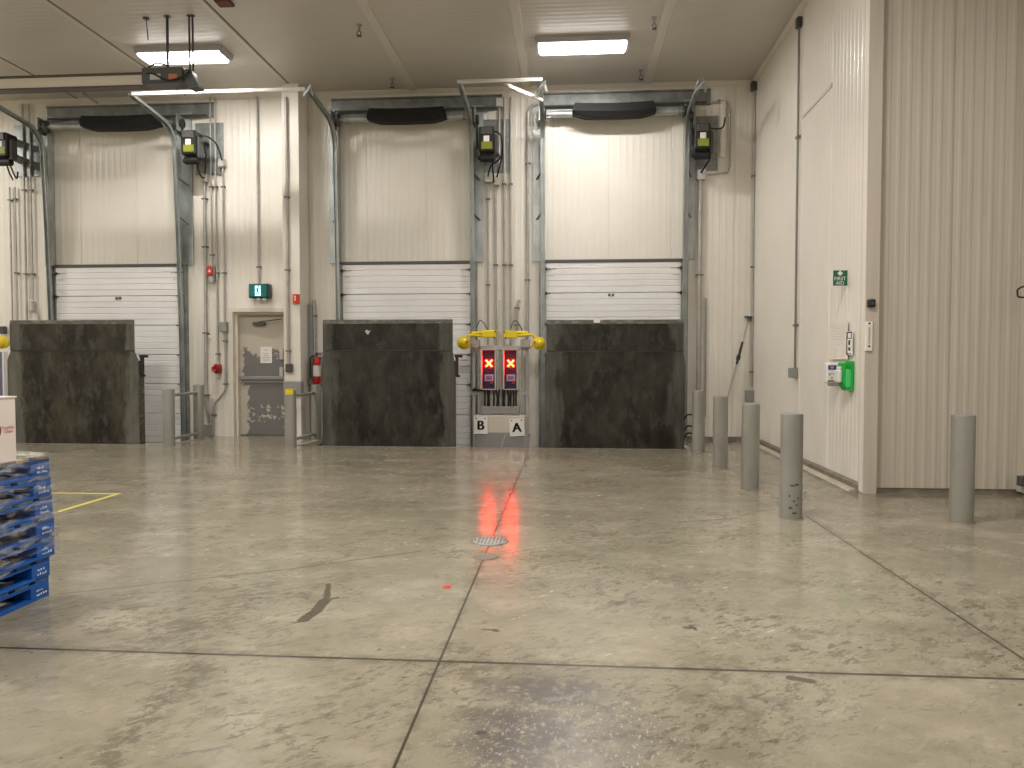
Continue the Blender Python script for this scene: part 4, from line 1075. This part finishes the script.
# sprinklers
def sprinkler(x, y, label):
    t = thing('sprinkler_head', label, 'sprinkler', (x,y,CEIL), 'ceiling sprinkler heads')
    o = (x,y,CEIL)
    mb = MB(); mb.lathe([(.0,-.0),(.045,-.0),(.045,-.012),(.02,-.02),(.016,-.10),(0,-.10)], o, 14); mb.build('stem', M['galvd'], t)
    mb = MB(); mb.tube(smooth([(x-.01,y,CEIL-.10),(x-.035,y,CEIL-.13),(x-.01,y,CEIL-.17)],4),.007,6); mb.tube(smooth([(x+.01,y,CEIL-.10),(x+.035,y,CEIL-.13),(x+.01,y,CEIL-.17)],4),.007,6); mb.build('frame_arm', M['dgrey'], t)
    mb = MB(); mb.lathe([(0,-.17),(.04,-.172),(.045,-.178),(0,-.18)], o, 14); mb.build('deflector', M['dgrey'], t)
    return t
SPL = ['sprinkler head nearest the camera, left of centre on the ceiling', 'far sprinkler head above the middle black spring cover',
       'sprinkler head right of the centre ceiling light', 'far sprinkler head above the right dock door']
s0 = sprinkler(-3.42,12.05,SPL[0])
for (x, y), lab in zip(((-3.42,14.35),(1.36,12.15),(1.36,14.3)), SPL[1:]): dup(s0, (x,y,CEIL), lab)
# thin hanging wire by the left lamp
p = atZ(146,18,CEIL); mb = MB(); mb.cyl((p.x,p.y,CEIL-.02),(p.x,p.y,CEIL),.05,n=12); mb.tube([(p.x,p.y,CEIL),(p.x+.02,p.y+.02,CEIL-.34)],.008,6)
single(mb,'hanging_wire',M['dgrey'],'thin wire hanging from a ceiling plate above the left lamp','wire',(p.x,p.y,CEIL))
p = atZ(224,1,CEIL); mb = MB(); mb.rbox(p.x-.12,p.x+.12,p.y-.1,p.y+.1,CEIL-.05,CEIL,.01)
single(mb,'ceiling_plate',M['maroon'],'small dark plate on the ceiling at the top edge, right of the hanging rods','plate',(p.x,p.y,CEIL))

# ------------------------------------------------------------------ overhead drive rail, upper left
RYY = 11.5
t = thing('overhead_rail', 'cream overhead rail with dark lips running in from the upper left', 'overhead rail', (-9,RYY,6.0))
a = atY(148,75.5,RYY); b = atY(148,85.5,RYY)
mb = MB(); mb.box(-14,-6.72,RYY-.04,RYY+.12,b.z,a.z); mb.build('channel', M['cream'], t)
mb = MB(); mb.box(-14,-6.70,RYY-.06,RYY+.14,a.z,a.z+.035); mb.box(-14,-6.72,RYY-.05,RYY+.13,b.z-.025,b.z-.0); setp(mb.build('lip', M['lip'], t), 'dark brown lips')
for x in (-12.5,-9.5):
    mb = MB(); mb.cyl((x,RYY+.04,a.z+.03),(x,RYY+.04,CEIL),.012,n=8); mb.build('hanger', M['galvd'], t)
a = atY(146,71,RYY); b = atY(190,85.5,RYY)
t = thing('drive_unit', 'dark drive unit with orange label hanging below the left ceiling light', 'drive unit', (a.x,RYY,b.z))
mb = MB(); mb.rbox(a.x,b.x-.05,RYY-.14,RYY+.14,b.z,a.z,.015); mb.build('case', M['dgrey'], t)
q0 = atY(150,74,RYY-.14); q1 = atY(160.5,79.5,RYY-.14); mb = MB(); mb.box(q0.x,q1.x,RYY-.146,RYY-.14,q1.z,q0.z); mb.build('label_plate', M['lgrey'], t)
q0 = atY(168.5,74,RYY-.14); q1 = atY(177,80,RYY-.14); mb = MB(); mb.box(q0.x,q1.x,RYY-.146,RYY-.14,q1.z,q0.z); setp(mb.build('label_plate', M['dorange'], t), 'orange label plate')
for px, r in ((167.3,.022),(189.3,.016),(192.6,.016)):
    q = atY(px,72,RYY); mb = MB(); mb.cyl((q.x,RYY+.02,q.z-.03),(q.x,RYY+.02,CEIL),r,n=10); mb.cyl((q.x,RYY+.02,CEIL-.01),(q.x,RYY+.02,CEIL),r*2.6,n=12); mb.build('hanger_rod', M['dgrey'], t)
mb = MB(); c0 = atY(192,80,RYY); mb.prism([(-.14,.12),(.02,.14),(.16,-.14),(.0,-.16),(-.12,-.05)], (c0.x,RYY-.1,c0.z), (1,0,0), (0,0,1), (0,.2,0)); mb.build('pulley_guard', M['dgrey'], t)
mb = MB(); q = atY(155,71,RYY); mb.tube(smooth([q+Vector((-.2,0,-.06)), q+Vector((-.12,0,.04)), q+Vector((.02,0,.12)), q+Vector((.2,0,.08)), q+Vector((.26,0,-.02))],6),.014,7); mb.tube(smooth([q+Vector((-.15,-.1,-.1)), q+Vector((.05,-.16,-.1)), q+Vector((.3,-.18,-.22)), q+Vector((.55,-.16,-.16)), q+Vector((.65,-.12,-.05))],6),.014,7); mb.build('cable', M['rubber'], t)
p = atY(88,98,14.2); mb = MB(); mb.prism(SQ, (p.x-.1,14.2,p.z+.1), (0,1,0), (0,0,1), (.22,.1,-.16)); mb.cyl((p.x-.1,14.2,p.z+.08),(p.x-.1,14.2,CEIL),.008,n=6)
single(mb,'track_hanger',M['galvd'],'dark hook hanger at the ceiling above the left black spring cover','hanger',(p.x,14.2,p.z),'track end hangers')

# ------------------------------------------------------------------ right wall fittings
def onR(px, py, X=RX-.012): return atX(px,py,X)
def rsheet(mb, c, wy, hz, th=.006, dx=0): mb.box(RX-.02-dx-th, RX-.02-dx, c.y-wy/2, c.y+wy/2, c.z-hz/2, c.z+hz/2)
# first aid flag sign (stands out from the wall)
p = atX(839.5,278,RX-.09); w2 = .078; hh = .097
t = thing('first_aid_sign', 'small dark green first aid sign standing out from the right wall', 'sign', (RX,p.y,p.z))
mb = MB(); mb.box(p.x-w2, RX+.01, p.y, p.y+.008, p.z-hh, p.z+hh); mb.build('panel', M['dgreen'], t)
cx = (p.x-w2+RX)/2
mb = MB()
for txt, dz, s in (('FIRST',-.01,.062),('AID',-.065,.062)):
    tm = text_mb(txt, s, (cx,p.y-.003,p.z+dz), (1,0,0), (0,0,1), .001); mb.add(tm.v, tm.f)
mb.build('lettering', M['paper'], t)
mb = MB(); mb.box(cx-.012,cx+.012,p.y-.004,p.y-.001,p.z+.03,p.z+.09); mb.box(cx-.03,cx+.03,p.y-.0041,p.y-.0011,p.z+.048,p.z+.072); mb.build('cross_mark', M['paper'], t)
# instruction posters, very faint
p = onR(839,333); t = thing('instruction_sheet', 'faint white instruction sheet above the soap dispenser on the right wall', 'notice', (RX,p.y,p.z))
mb = MB(); rsheet(mb, p, .66, .30); mb.build('sheet', M['fpaper'], t)
mb = MB()
for k in range(6): mb.box(RX-.0275, RX-.0262, p.y-.24, p.y+.2-.05*(k%2), p.z+.09-k*.035, p.z+.097-k*.035)
mb.build('print', M['ffink'], t)
p = onR(839,352); t = thing('instruction_sheet', 'faint white drawing sheet directly above the soap dispenser', 'notice', (RX,p.y,p.z))
mb = MB(); rsheet(mb, p, .66, .19, dx=.0); mb.build('sheet', M['fpaper'], t)
mb = MB(); mb.box(RX-.0275,RX-.0262,p.y-.2,p.y-.08,p.z-.06,p.z-.05); mb.box(RX-.0275,RX-.0262,p.y-.2,p.y-.19,p.z-.06,p.z+.05); mb.box(RX-.0275,RX-.0262,p.y+.08,p.y+.10,p.z-.07,p.z+.06); mb.build('drawing', M['ffink'], t)
p = onR(850.5,343); t = thing('pictogram_strip', 'narrow white strip of black pictograms above the green first aid box', 'sign', (RX,p.y,p.z))
mb = MB(); rsheet(mb, p, .20, .30); mb.build('strip', M['paper'], t)
mb = MB(); X = RX-.0275
mb.box(X,X+.001,p.y-.08,p.y+.08,p.z+.125,p.z+.14); mb.box(X,X+.001,p.y-.08,p.y+.08,p.z+.055,p.z+.065); mb.box(X,X+.001,p.y+.06,p.y+.08,p.z+.055,p.z+.14); mb.box(X,X+.001,p.y-.08,p.y-.06,p.z+.055,p.z+.14)
mb.box(X,X+.001,p.y-.03,p.y+.03,p.z-.025,p.z+.035); mb.box(X,X+.001,p.y-.035,p.y+.035,p.z-.095,p.z-.055); mb.box(X,X+.001,p.y-.07,p.y+.07,p.z-.14,p.z-.128)
mb.build('pictogram', M['ink'], t)
# soap dispenser
p = atX(833,373,RX-.1); q0 = atY(826.5,362.5,p.y); q1 = atY(840.5,383.5,p.y)
t = thing('soap_dispenser', 'white soap dispenser with purple label on the right wall', 'dispenser', (RX,p.y,q1.z))
yy = atX(840.5,373,RX).y; q0.x = atY(826.5,373,yy).x
mb = MB(); mb.rbox(q0.x, RX-.0, yy, yy+.11, q1.z, q0.z, .02); mb.build('body', M['white'], t)
xm = (q0.x+RX)/2-.01
q = atY(833,367.5,yy); mb = MB(); mb.box(q0.x+.02,q0.x+.13,yy-.004,yy-.001,q.z-.028,q.z+.028); lb = mb.build('label_plate', M['purple'], t)
mb = MB(); mb.box(q0.x+.05,q0.x+.09,yy-.006,yy-.004,q.z-.014,q.z+.014); mb.build('label_mark', M['lav'], lb)
mb = MB(); z = q.z-.085; mb.box(q0.x+.03,q0.x+.05,yy-.004,yy-.001,z-.02,z+.012); mb.box(q0.x+.06,q0.x+.09,yy-.004,yy-.001,z+.0,z+.012); mb.box(q0.x+.1,q0.x+.115,yy-.004,yy-.001,z-.03,z+.015); mb.box(q0.x+.06,q0.x+.08,yy-.004,yy-.001,z-.07,z-.04); setp(mb.build('print', M['pink'], t), 'pinkish print')
mb = MB(); mb.box(q0.x+.015,q0.x+.125,yy-.004,yy-.001,q1.z+.025,q1.z+.04); mb.build('dark_line', M['ink'], t)
mb = MB(); mb.rbox(q0.x+.05,RX,yy+.02,yy+.1,q1.z-.035,q1.z,.008); mb.build('nozzle', M['grey'], t)
# green first aid / eye wash case
p = atX(848.5,376,RX-.1); t = thing('first_aid_case', 'bright green moulded first aid case beside the soap dispenser', 'first aid case', (RX,p.y,1.2))
q0 = atY(843.5,361,p.y-.1); q1 = atY(854.5,391.5,p.y-.1); yy = atX(854,376,RX).y; x0 = atY(843.5,376,yy).x
mb = MB(); mb.prism([(RX,q1.z),(x0+.05,q1.z),(x0,q1.z+.09),(x0,q0.z-.03),(x0+.03,q0.z),(RX,q0.z)], (0,yy,0), (1,0,0), (0,0,1), (0,.20,0)); mb.build('shell', M['green'], t, bevel=.008)
mb = MB(); mb.rbox(RX-.10,RX-.035,yy-.014,yy-.0,q1.z+.04,q0.z-.10,.012); setp(mb.build('front_panel', M['greenl'], t), 'lighter green front panel')
mb = MB()
for k in range(3): mb.box(RX-.11,RX-.03,yy-.01,yy,q0.z-.05-k*.025,q0.z-.042-k*.025)
mb.build('rib', M['green'], t)
mb = MB(); mb.rbox(x0-.055,x0+.0,yy+.03,yy+.16,q1.z+.10,q1.z+.26,.015); mb.rbox(x0-.04,x0,yy+.05,yy+.14,q0.z-.12,q0.z-.07,.01); setp(mb.build('clear_pocket', M['glass'], t), 'clear side pocket')
# button and plate on the jamb
p = atY(871,303.5,RY-.03); t = thing('door_button', 'black square push button on the jamb of the right wall', 'button', (p.x,RY-.02,p.z))
mb = MB(); mb.rbox(p.x-.042,p.x+.042,RY-.07,RY-.02,p.z-.045,p.z+.05,.012); mb.build('case', M['black'], t)
mb = MB(); mb.cyl((p.x,RY-.078,p.z),(p.x,RY-.07,p.z),.018,n=14); mb.build('push_knob', M['dgrey'], t)
p = atY(868.7,336.5,RY-.03); t = thing('cover_plate', 'white tall cover plate on the jamb below the black button', 'plate', (p.x,RY-.02,p.z))
mb = MB(); mb.rbox(p.x-.043,p.x+.043,RY-.045,RY-.02,p.z-.175,p.z+.175,.008); mb.build('plate', M['wallr'], t)
mb = MB(); mb.box(p.x-.008,p.x+.008,RY-.052,RY-.045,p.z-.08,p.z+.11); mb.build('slide', M['fink'], t)
for dz in (-.115,.155):
    mb = MB(); mb.cyl((p.x,RY-.05,p.z+dz),(p.x,RY-.045,p.z+dz),.012,n=10); mb.build('screw', M['black'], t)
# cable loop and low box at the right edge
p = atY(1021,292.5,RCY-.2)
mb = MB(); mb.tube(smooth([(p.x+.2,RCY-.2,p.z+.07),(p.x+.05,RCY-.22,p.z+.075),(p.x-.04,RCY-.22,p.z+.04),(p.x-.05,RCY-.22,p.z-.01),(p.x-.02,RCY-.22,p.z-.055),(p.x+.2,RCY-.2,p.z-.06)],7), .010, 8)
single(mb,'cable_loop',M['rubber'],'black cable loop at the right edge of the view','cable',(p.x,RCY-.2,p.z))
p = atY(1021.5,481,RCY-.2); mb = MB(); mb.rbox(p.x-.03,p.x+.12,RCY-.24,RCY-.16,p.z-.06,p.z+.06,.01)
single(mb,'floor_sensor',M['dgrey'],'small dark sensor box low at the right edge of the view','sensor',(p.x,RCY-.16,p.z))

# ------------------------------------------------------------------ things on the floor
t = thing('floor_drain', 'round patterned steel drain cover flush in the floor near the red reflection', 'drain cover', (-.684,6.46,0))
mb = MB(); mb.lathe([(.17,0),(.17,.006),(.155,.007),(.155,.003),(0,.003)], BASE[t.name], 36); mb.build('ring', M['galvd'], t)
mb = MB(); mb.lathe([(.150,.003),(.150,.0075),(0,.0075)], BASE[t.name], 36); mb.build('cover', M['lgrey'], t)
mb = MB()
for i in range(-4,5):
    for j in range(-4,5):
        x, y = i*.032, j*.032
        if x*x+y*y < .0185:
            mb.cbox((-.684+x,6.46+y,.0085), .024, .007, .003, Matrix.Rotation(.8 if (i+j)%2 else -.8, 3, 'Z'))
mb.build('tread_pattern', M['dgrey'], t)
mb = MB(); mb.lathe([(.105,0),(.105,.004),(.09,.005),(0,.005)], (-.66,5.94,0), 28)
single(mb,'cleanout_cover',M['curb'],'small dark round cover in the floor just in front of the drain','cleanout cover',(-.66,5.94,0))
p = atZ(447,587,0); mb = MB(); mb.prism([(-.03,-.02),(-.005,-.035),(.03,-.02),(.025,.01),(.01,.045),(-.01,.02),(-.03,.03)], (p.x,p.y,.001), (1,0,0), (0,1,0), (0,0,.004))
single(mb,'red_scrap',mat('bright red tape', (.85,.05,.04), .5),'tiny bright red scrap on the floor','scrap',(p.x,p.y,0))
# yellow lines (corner of a marked bay)
mb = MB(); mb.prism([(-14,8.39),(-5.33,8.39),(-5.33,8.44),(-14,8.44)], (0,0,.0015), (1,0,0), (0,1,0), (0,0,.0012))
YT = mat('yellow floor tape', (.62,.55,.09), .5, col2=(.45,.40,.14), nscale=9, lo=.55, hi=.75)
single(mb,'floor_tape',YT,'yellow floor line running left to right behind the pallets','floor tape',(-9,8.41,0))
mb = MB(); mb.prism([(-5.385,5.2),(-5.33,5.2),(-5.33,8.38),(-5.385,8.38)], (0,0,.0015), (1,0,0), (0,1,0), (0,0,.0012))
single(mb,'floor_tape',YT,'yellow floor line running towards the camera beside the pallets','floor tape',(-5.36,6.8,0))

# ------------------------------------------------------------------ pallets
PX1, PY1, PH = -3.50, 4.76, .1355       # far right corner of the stack
def marks(mb, y0, z0, w, h, seed):
    rr = random.Random(seed); x = PX1+.0015
    for row in range(2):
        y = y0; z = z0+h*(.55-.5*row)
        while y < y0+w*(1 if row else .7):
            l = rr.uniform(.004,.012)
            hh = h*rr.uniform(.10,.30)
            mb.box(x-.001,x+.0012,y,y+l,z,z+hh)
            y += l+rr.uniform(.002,.014)
def pallet(z0, dx, dy, rot, label, mt, top, seed):
    W, D = 1.016, 1.219     # X width, Y depth
    t = thing('pallet', label, 'pallet', (PX1,PY1,z0), 'stacked blue pallets')
    x0, x1, y0, y1 = PX1-W, PX1, PY1-D, PY1
    h = PH
    # deck boards run along X
    nb = 7; bw = .125
    for k in range(nb):
        y = y0 + (D-bw)*k/(nb-1)
        mb = MB(); mb.box(x0,x1,y,y+bw,z0+h-.02,z0+h-.001); mb.build('deck_board', top, t, bevel=.003)
    for x in (x0, (x0+x1)/2-.05, x1-.10):
        mb = MB(); mb.box(x,x+.10,y0,y1,z0+h-.042,z0+h-.0205); mb.build('stringer_board', mt, t, bevel=.003)
    for x in (x0, (x0+x1)/2-.07, x1-.14):
        for y in (y0, (y0+y1)/2-.09, y1-.17):
            mb = MB(); mb.box(x,x+.14,y,y+.17,z0+.0205,z0+h-.0425); bl = mb.build('block', mt, t, bevel=.003)
            if x > x1-.2 and y > y1-.2:
                mb = MB(); marks(mb, y+.05, z0+.026, .085, h-.076, seed); setp(mb.build('stencil_mark', M['mark'], bl), 'white stencilled marks')
    for x in (x0, (x0+x1)/2-.05, x1-.11):
        mb = MB(); mb.box(x,x+.11,y0+.13,y1-.13,z0+.0005,z0+.02); mb.build('bottom_board', mt, t, bevel=.003)
    for y in (y0, y1-.13):
        mb = MB(); mb.box(x0,x1,y,y+.13,z0+.0005,z0+.02); mb.build('bottom_board', mt, t, bevel=.003)
    t.location = (PX1+dx, PY1+dy, z0); t.rotation_euler.z = rot
    return t
ORD = ['bottom blue pallet of the stack, resting on the floor', 'second blue pallet from the bottom, below the plastic wrap',
       'third blue pallet from the bottom, lowest one inside the plastic wrap', 'middle blue pallet of the wrapped stack, fourth from the bottom',
       'fifth blue pallet from the bottom inside the plastic wrap', 'sixth blue pallet from the bottom, second from the top of the stack', 'topmost pallet of the stack, bare deck boards under the carton']
for k in range(7):
    dx, dy = ((-.02,-.02),(-.015,-.015),(.006,.008),(.004,.012),(-.004,.010),(-.008,.004),(-.012,-.004))[k]
    pallet(k*(PH+.0008), dx, dy, (0,.003,-.003,.003,-.003,.003,-.003)[k], ORD[k], M['blue'], M['blued'] if k < 6 else M['wood'], 50+k)
STK = 7*(PH+.0008)
# plastic stretch wrap round the upper pallets
def wrap_mat(nm, lo_, hi_):
    m = bpy.data.materials.new(nm); m.use_nodes = True
    nt = m.node_tree; L = nt.links.new; out = nt.nodes['Material Output']; b = nt.nodes['Principled BSDF']
    tc = nd(nt,'ShaderNodeTexCoord'); mp = nd(nt,'ShaderNodeMapping'); mp.inputs['Scale'].default_value = (1,1.2,6); mp.inputs['Rotation'].default_value = (.16,0,0); L(tc.outputs['Object'], mp.inputs[0])
    no = nd(nt,'ShaderNodeTexNoise', Scale=4.0, Detail=6.0, Roughness=.65, Distortion=.6); L(mp.outputs[0], no.inputs['Vector'])
    bp = nd(nt,'ShaderNodeBump', Strength=.9, Distance=.03); L(no.outputs['Fac'], bp.inputs['Height']); L(bp.outputs[0], b.inputs['Normal'])
    b.inputs['Base Color'].default_value = (.62,.60,.56,1); b.inputs['Roughness'].default_value = .16
    tr = nd(nt,'ShaderNodeBsdfTransparent'); ms = nd(nt,'ShaderNodeMixShader')
    r = nd(nt,'ShaderNodeMapRange'); L(no.outputs['Fac'], r.inputs[0]); r.inputs[1].default_value = .46; r.inputs[2].default_value = .66; r.inputs[3].default_value = lo_; r.inputs[4].default_value = hi_
    L(r.outputs[0], ms.inputs[0]); L(tr.outputs[0], ms.inputs[1]); L(b.outputs[0], ms.inputs[2]); L(ms.outputs[0], out.inputs['Surface'])
    return m
M['wrap'] = wrap_mat('clear stretch film', .03, .55)
M['wrapt'] = wrap_mat('bunched stretch film', .22, .9)
mb = MB(); rr = random.Random(3)
x0, x1, y0, y1 = PX1-1.05, PX1+.022, PY1-1.26, PY1+.030
ring = []
NY, NX = 26, 12
for k in range(NY): ring.append((x1, y0+(y1-y0)*k/NY, 1))
for k in range(NX): ring.append((x1+(x0-x1)*k/NX, y1, 2))
for k in range(NY): ring.append((x0, y1+(y0-y1)*k/NY, 3))
for k in range(NX): ring.append((x0+(x1-x0)*k/NX, y0, 4))
NZ = 16; vs = []
for j in range(NZ+1):
    for i, (x, y, sd) in enumerate(ring):
        lowz = .285 + .045*math.sin(i*.35) - .05*((PY1-y)/1.2)*0 
        z = lowz + (STK+.012-lowz)*j/NZ
        wv = .005*math.sin(j*2.1+i*.22)+rr.uniform(-.003,.003)
        ox = wv if sd == 1 else (-wv if sd == 3 else 0); oy = wv if sd == 2 else (-wv if sd == 4 else 0)
        cn = min(abs(x-x0),abs(x-x1))+min(abs(y-y0),abs(y-y1))
        vs.append((x+ox, y+oy, z))
n_ = len(ring); fs = []
for j in range(NZ):
    for i in range(n_): fs.append((j*n_+i, j*n_+(i+1)%n_, (j+1)*n_+(i+1)%n_, (j+1)*n_+i))
mb.add(vs, fs, True)
sw_ = single(mb,'stretch_wrap',M['wrap'],'clear plastic stretch wrap round the upper blue pallets','plastic wrap',(PX1-.5,PY1-.6,.3))
# folded-over skirt on the top
mb = MB()
vs = []; o = []
for q in range(4):
    f = q/3
    for i, (x, y, sd) in enumerate(ring):
        cx, cy = (x0+x1)/2, (y0+y1)/2; w = (.10+.06*math.sin(i*.5+1))*f
        dx = -w if sd == 1 else (w if sd == 3 else 0); dy = -w if sd == 2 else (w if sd == 4 else 0)
        vs.append((x+dx, y+dy, STK+.012+.016*math.sin(f*PI)*(1+.6*math.sin(i*.9))))
fs = []
for j in range(3):
    for i in range(n_): fs.append((j*n_+i, j*n_+(i+1)%n_, (j+1)*n_+(i+1)%n_, (j+1)*n_+i))
mb.add(vs, fs, True)
mb.build('bunched_top_edge', M['wrapt'], sw_)
# carton on top
c1 = atY(15.3,396,4.42); cz = STK+.0
t = thing('carton', 'white carton with red print standing on the wrapped pallets', 'carton', (c1.x,4.42,cz))
hc = c1.z-cz; W, D = .40, .60
R = Matrix.Rotation(math.radians(-4), 3, 'Z')
def cp(x, y, z): return Vector((c1.x,4.42,cz)) + R @ Vector((x,y,z))
mb = MB()
vs = [cp(-W,-D,0.002),cp(0,-D,.002),cp(0,0,.002),cp(-W,0,.002),cp(-W,-D,hc-.012),cp(0,-D,hc-.012),cp(0,0,hc-.012),cp(-W,0,hc-.012)]
mb.add(vs, [(0,3,2,1),(4,5,6,7),(0,1,5,4),(1,2,6,5),(2,3,7,6),(3,0,4,7)]); mb.build('body', M['carton'], t, bevel=.005)
mb = MB(); vs = [cp(-W-.005,-D-.005,hc-.011),cp(.005,-D-.005,hc-.011),cp(.005,.005,hc-.011),cp(-W-.005,.005,hc-.011),cp(-W-.005,-D-.005,hc),cp(.005,-D-.005,hc),cp(.005,.005,hc),cp(-W-.005,.005,hc)]
mb.add(vs, [(0,3,2,1),(4,5,6,7),(0,1,5,4),(1,2,6,5),(2,3,7,6),(3,0,4,7)]); mb.build('lid', M['carton'], t)
u = R @ Vector((0,1,0)); v = Vector((0,0,1)); w = R @ Vector((1,0,0))
zt = atY(9,427.5,4.36).z-cz; zt2 = atY(9,431.3,4.36).z-cz
mbp = text_mb('Franklin', .030, cp(.0015,-.062,zt), u, v, .0005); q_ = text_mb('Clean', .030, cp(.0015,-.062,zt2), u, v, .0005); mbp.add(q_.v, q_.f)
mbp.build('print', M['pink'], t)
mb = MB(); cc = cp(.0012,-.172,(zt+zt2)/2-.002)
mb.add([cc+(u*math.cos(2*PI*k/28)+v*math.sin(2*PI*k/28))*.058 for k in range(28)], [tuple(range(28))])
mb.build('round_mark', M['maroon'], t)
mb = MB(); cc = cp(.0018,-.155,(zt+zt2)/2+.001); mb.add([cc+u*a+v*b for a,b in ((-.02,-.006),(.022,-.002),(.022,.006),(-.02,.004))], [(0,1,2,3)]); mb.build('mark_detail', M['paper'], t)

# ------------------------------------------------------------------ lamps of the rest of the hall (area lights at the ceiling, same size as the visible fixtures)
def area(x, y, power):
    l = bpy.data.lights.new('hall_lamp', 'AREA'); l.shape = 'RECTANGLE'; l.size = 1.55; l.size_y = .55; l.energy = power; l.color = (1,.965,.92)
    o = bpy.data.objects.new('hall_lamp', l); COL.objects.link(o); o.location = (x,y,CEIL-.16)
for x, y, pw in ((-14.2,12.6,100),(-14.2,5.6,100),(-6.97,5.6,160),(.25,5.6,155),(7.4,4.2,20),(-6.97,-1.4,120),(.25,-1.4,120),(7.4,-1.4,60),(-14.2,-1.4,80)):
    area(x, y, pw)

w = bpy.data.worlds.new('world'); scene.world = w; w.use_nodes = True
w.node_tree.nodes['Background'].inputs[0].default_value = (.9,.88,.85,1); w.node_tree.nodes['Background'].inputs[1].default_value = .05

# ------------------------------------------------------------------ camera
cam = bpy.data.cameras.new('camera'); co = bpy.data.objects.new('camera', cam); COL.objects.link(co)
cam.sensor_fit = 'HORIZONTAL'; cam.sensor_width = 36; cam.lens = 36*F/1024; cam.clip_end = 100
m3 = Matrix((RT, UP, -FW)).transposed()
co.matrix_world = Matrix.Translation(EYE) @ m3.to_4x4()
scene.camera = co
vs_ = scene.view_settings
scene.display_settings.display_device = 'sRGB'
vs_.view_transform = 'Standard'; vs_.look = 'None'; vs_.gamma = 1; vs_.exposure = 1.05; vs_.use_curve_mapping = False
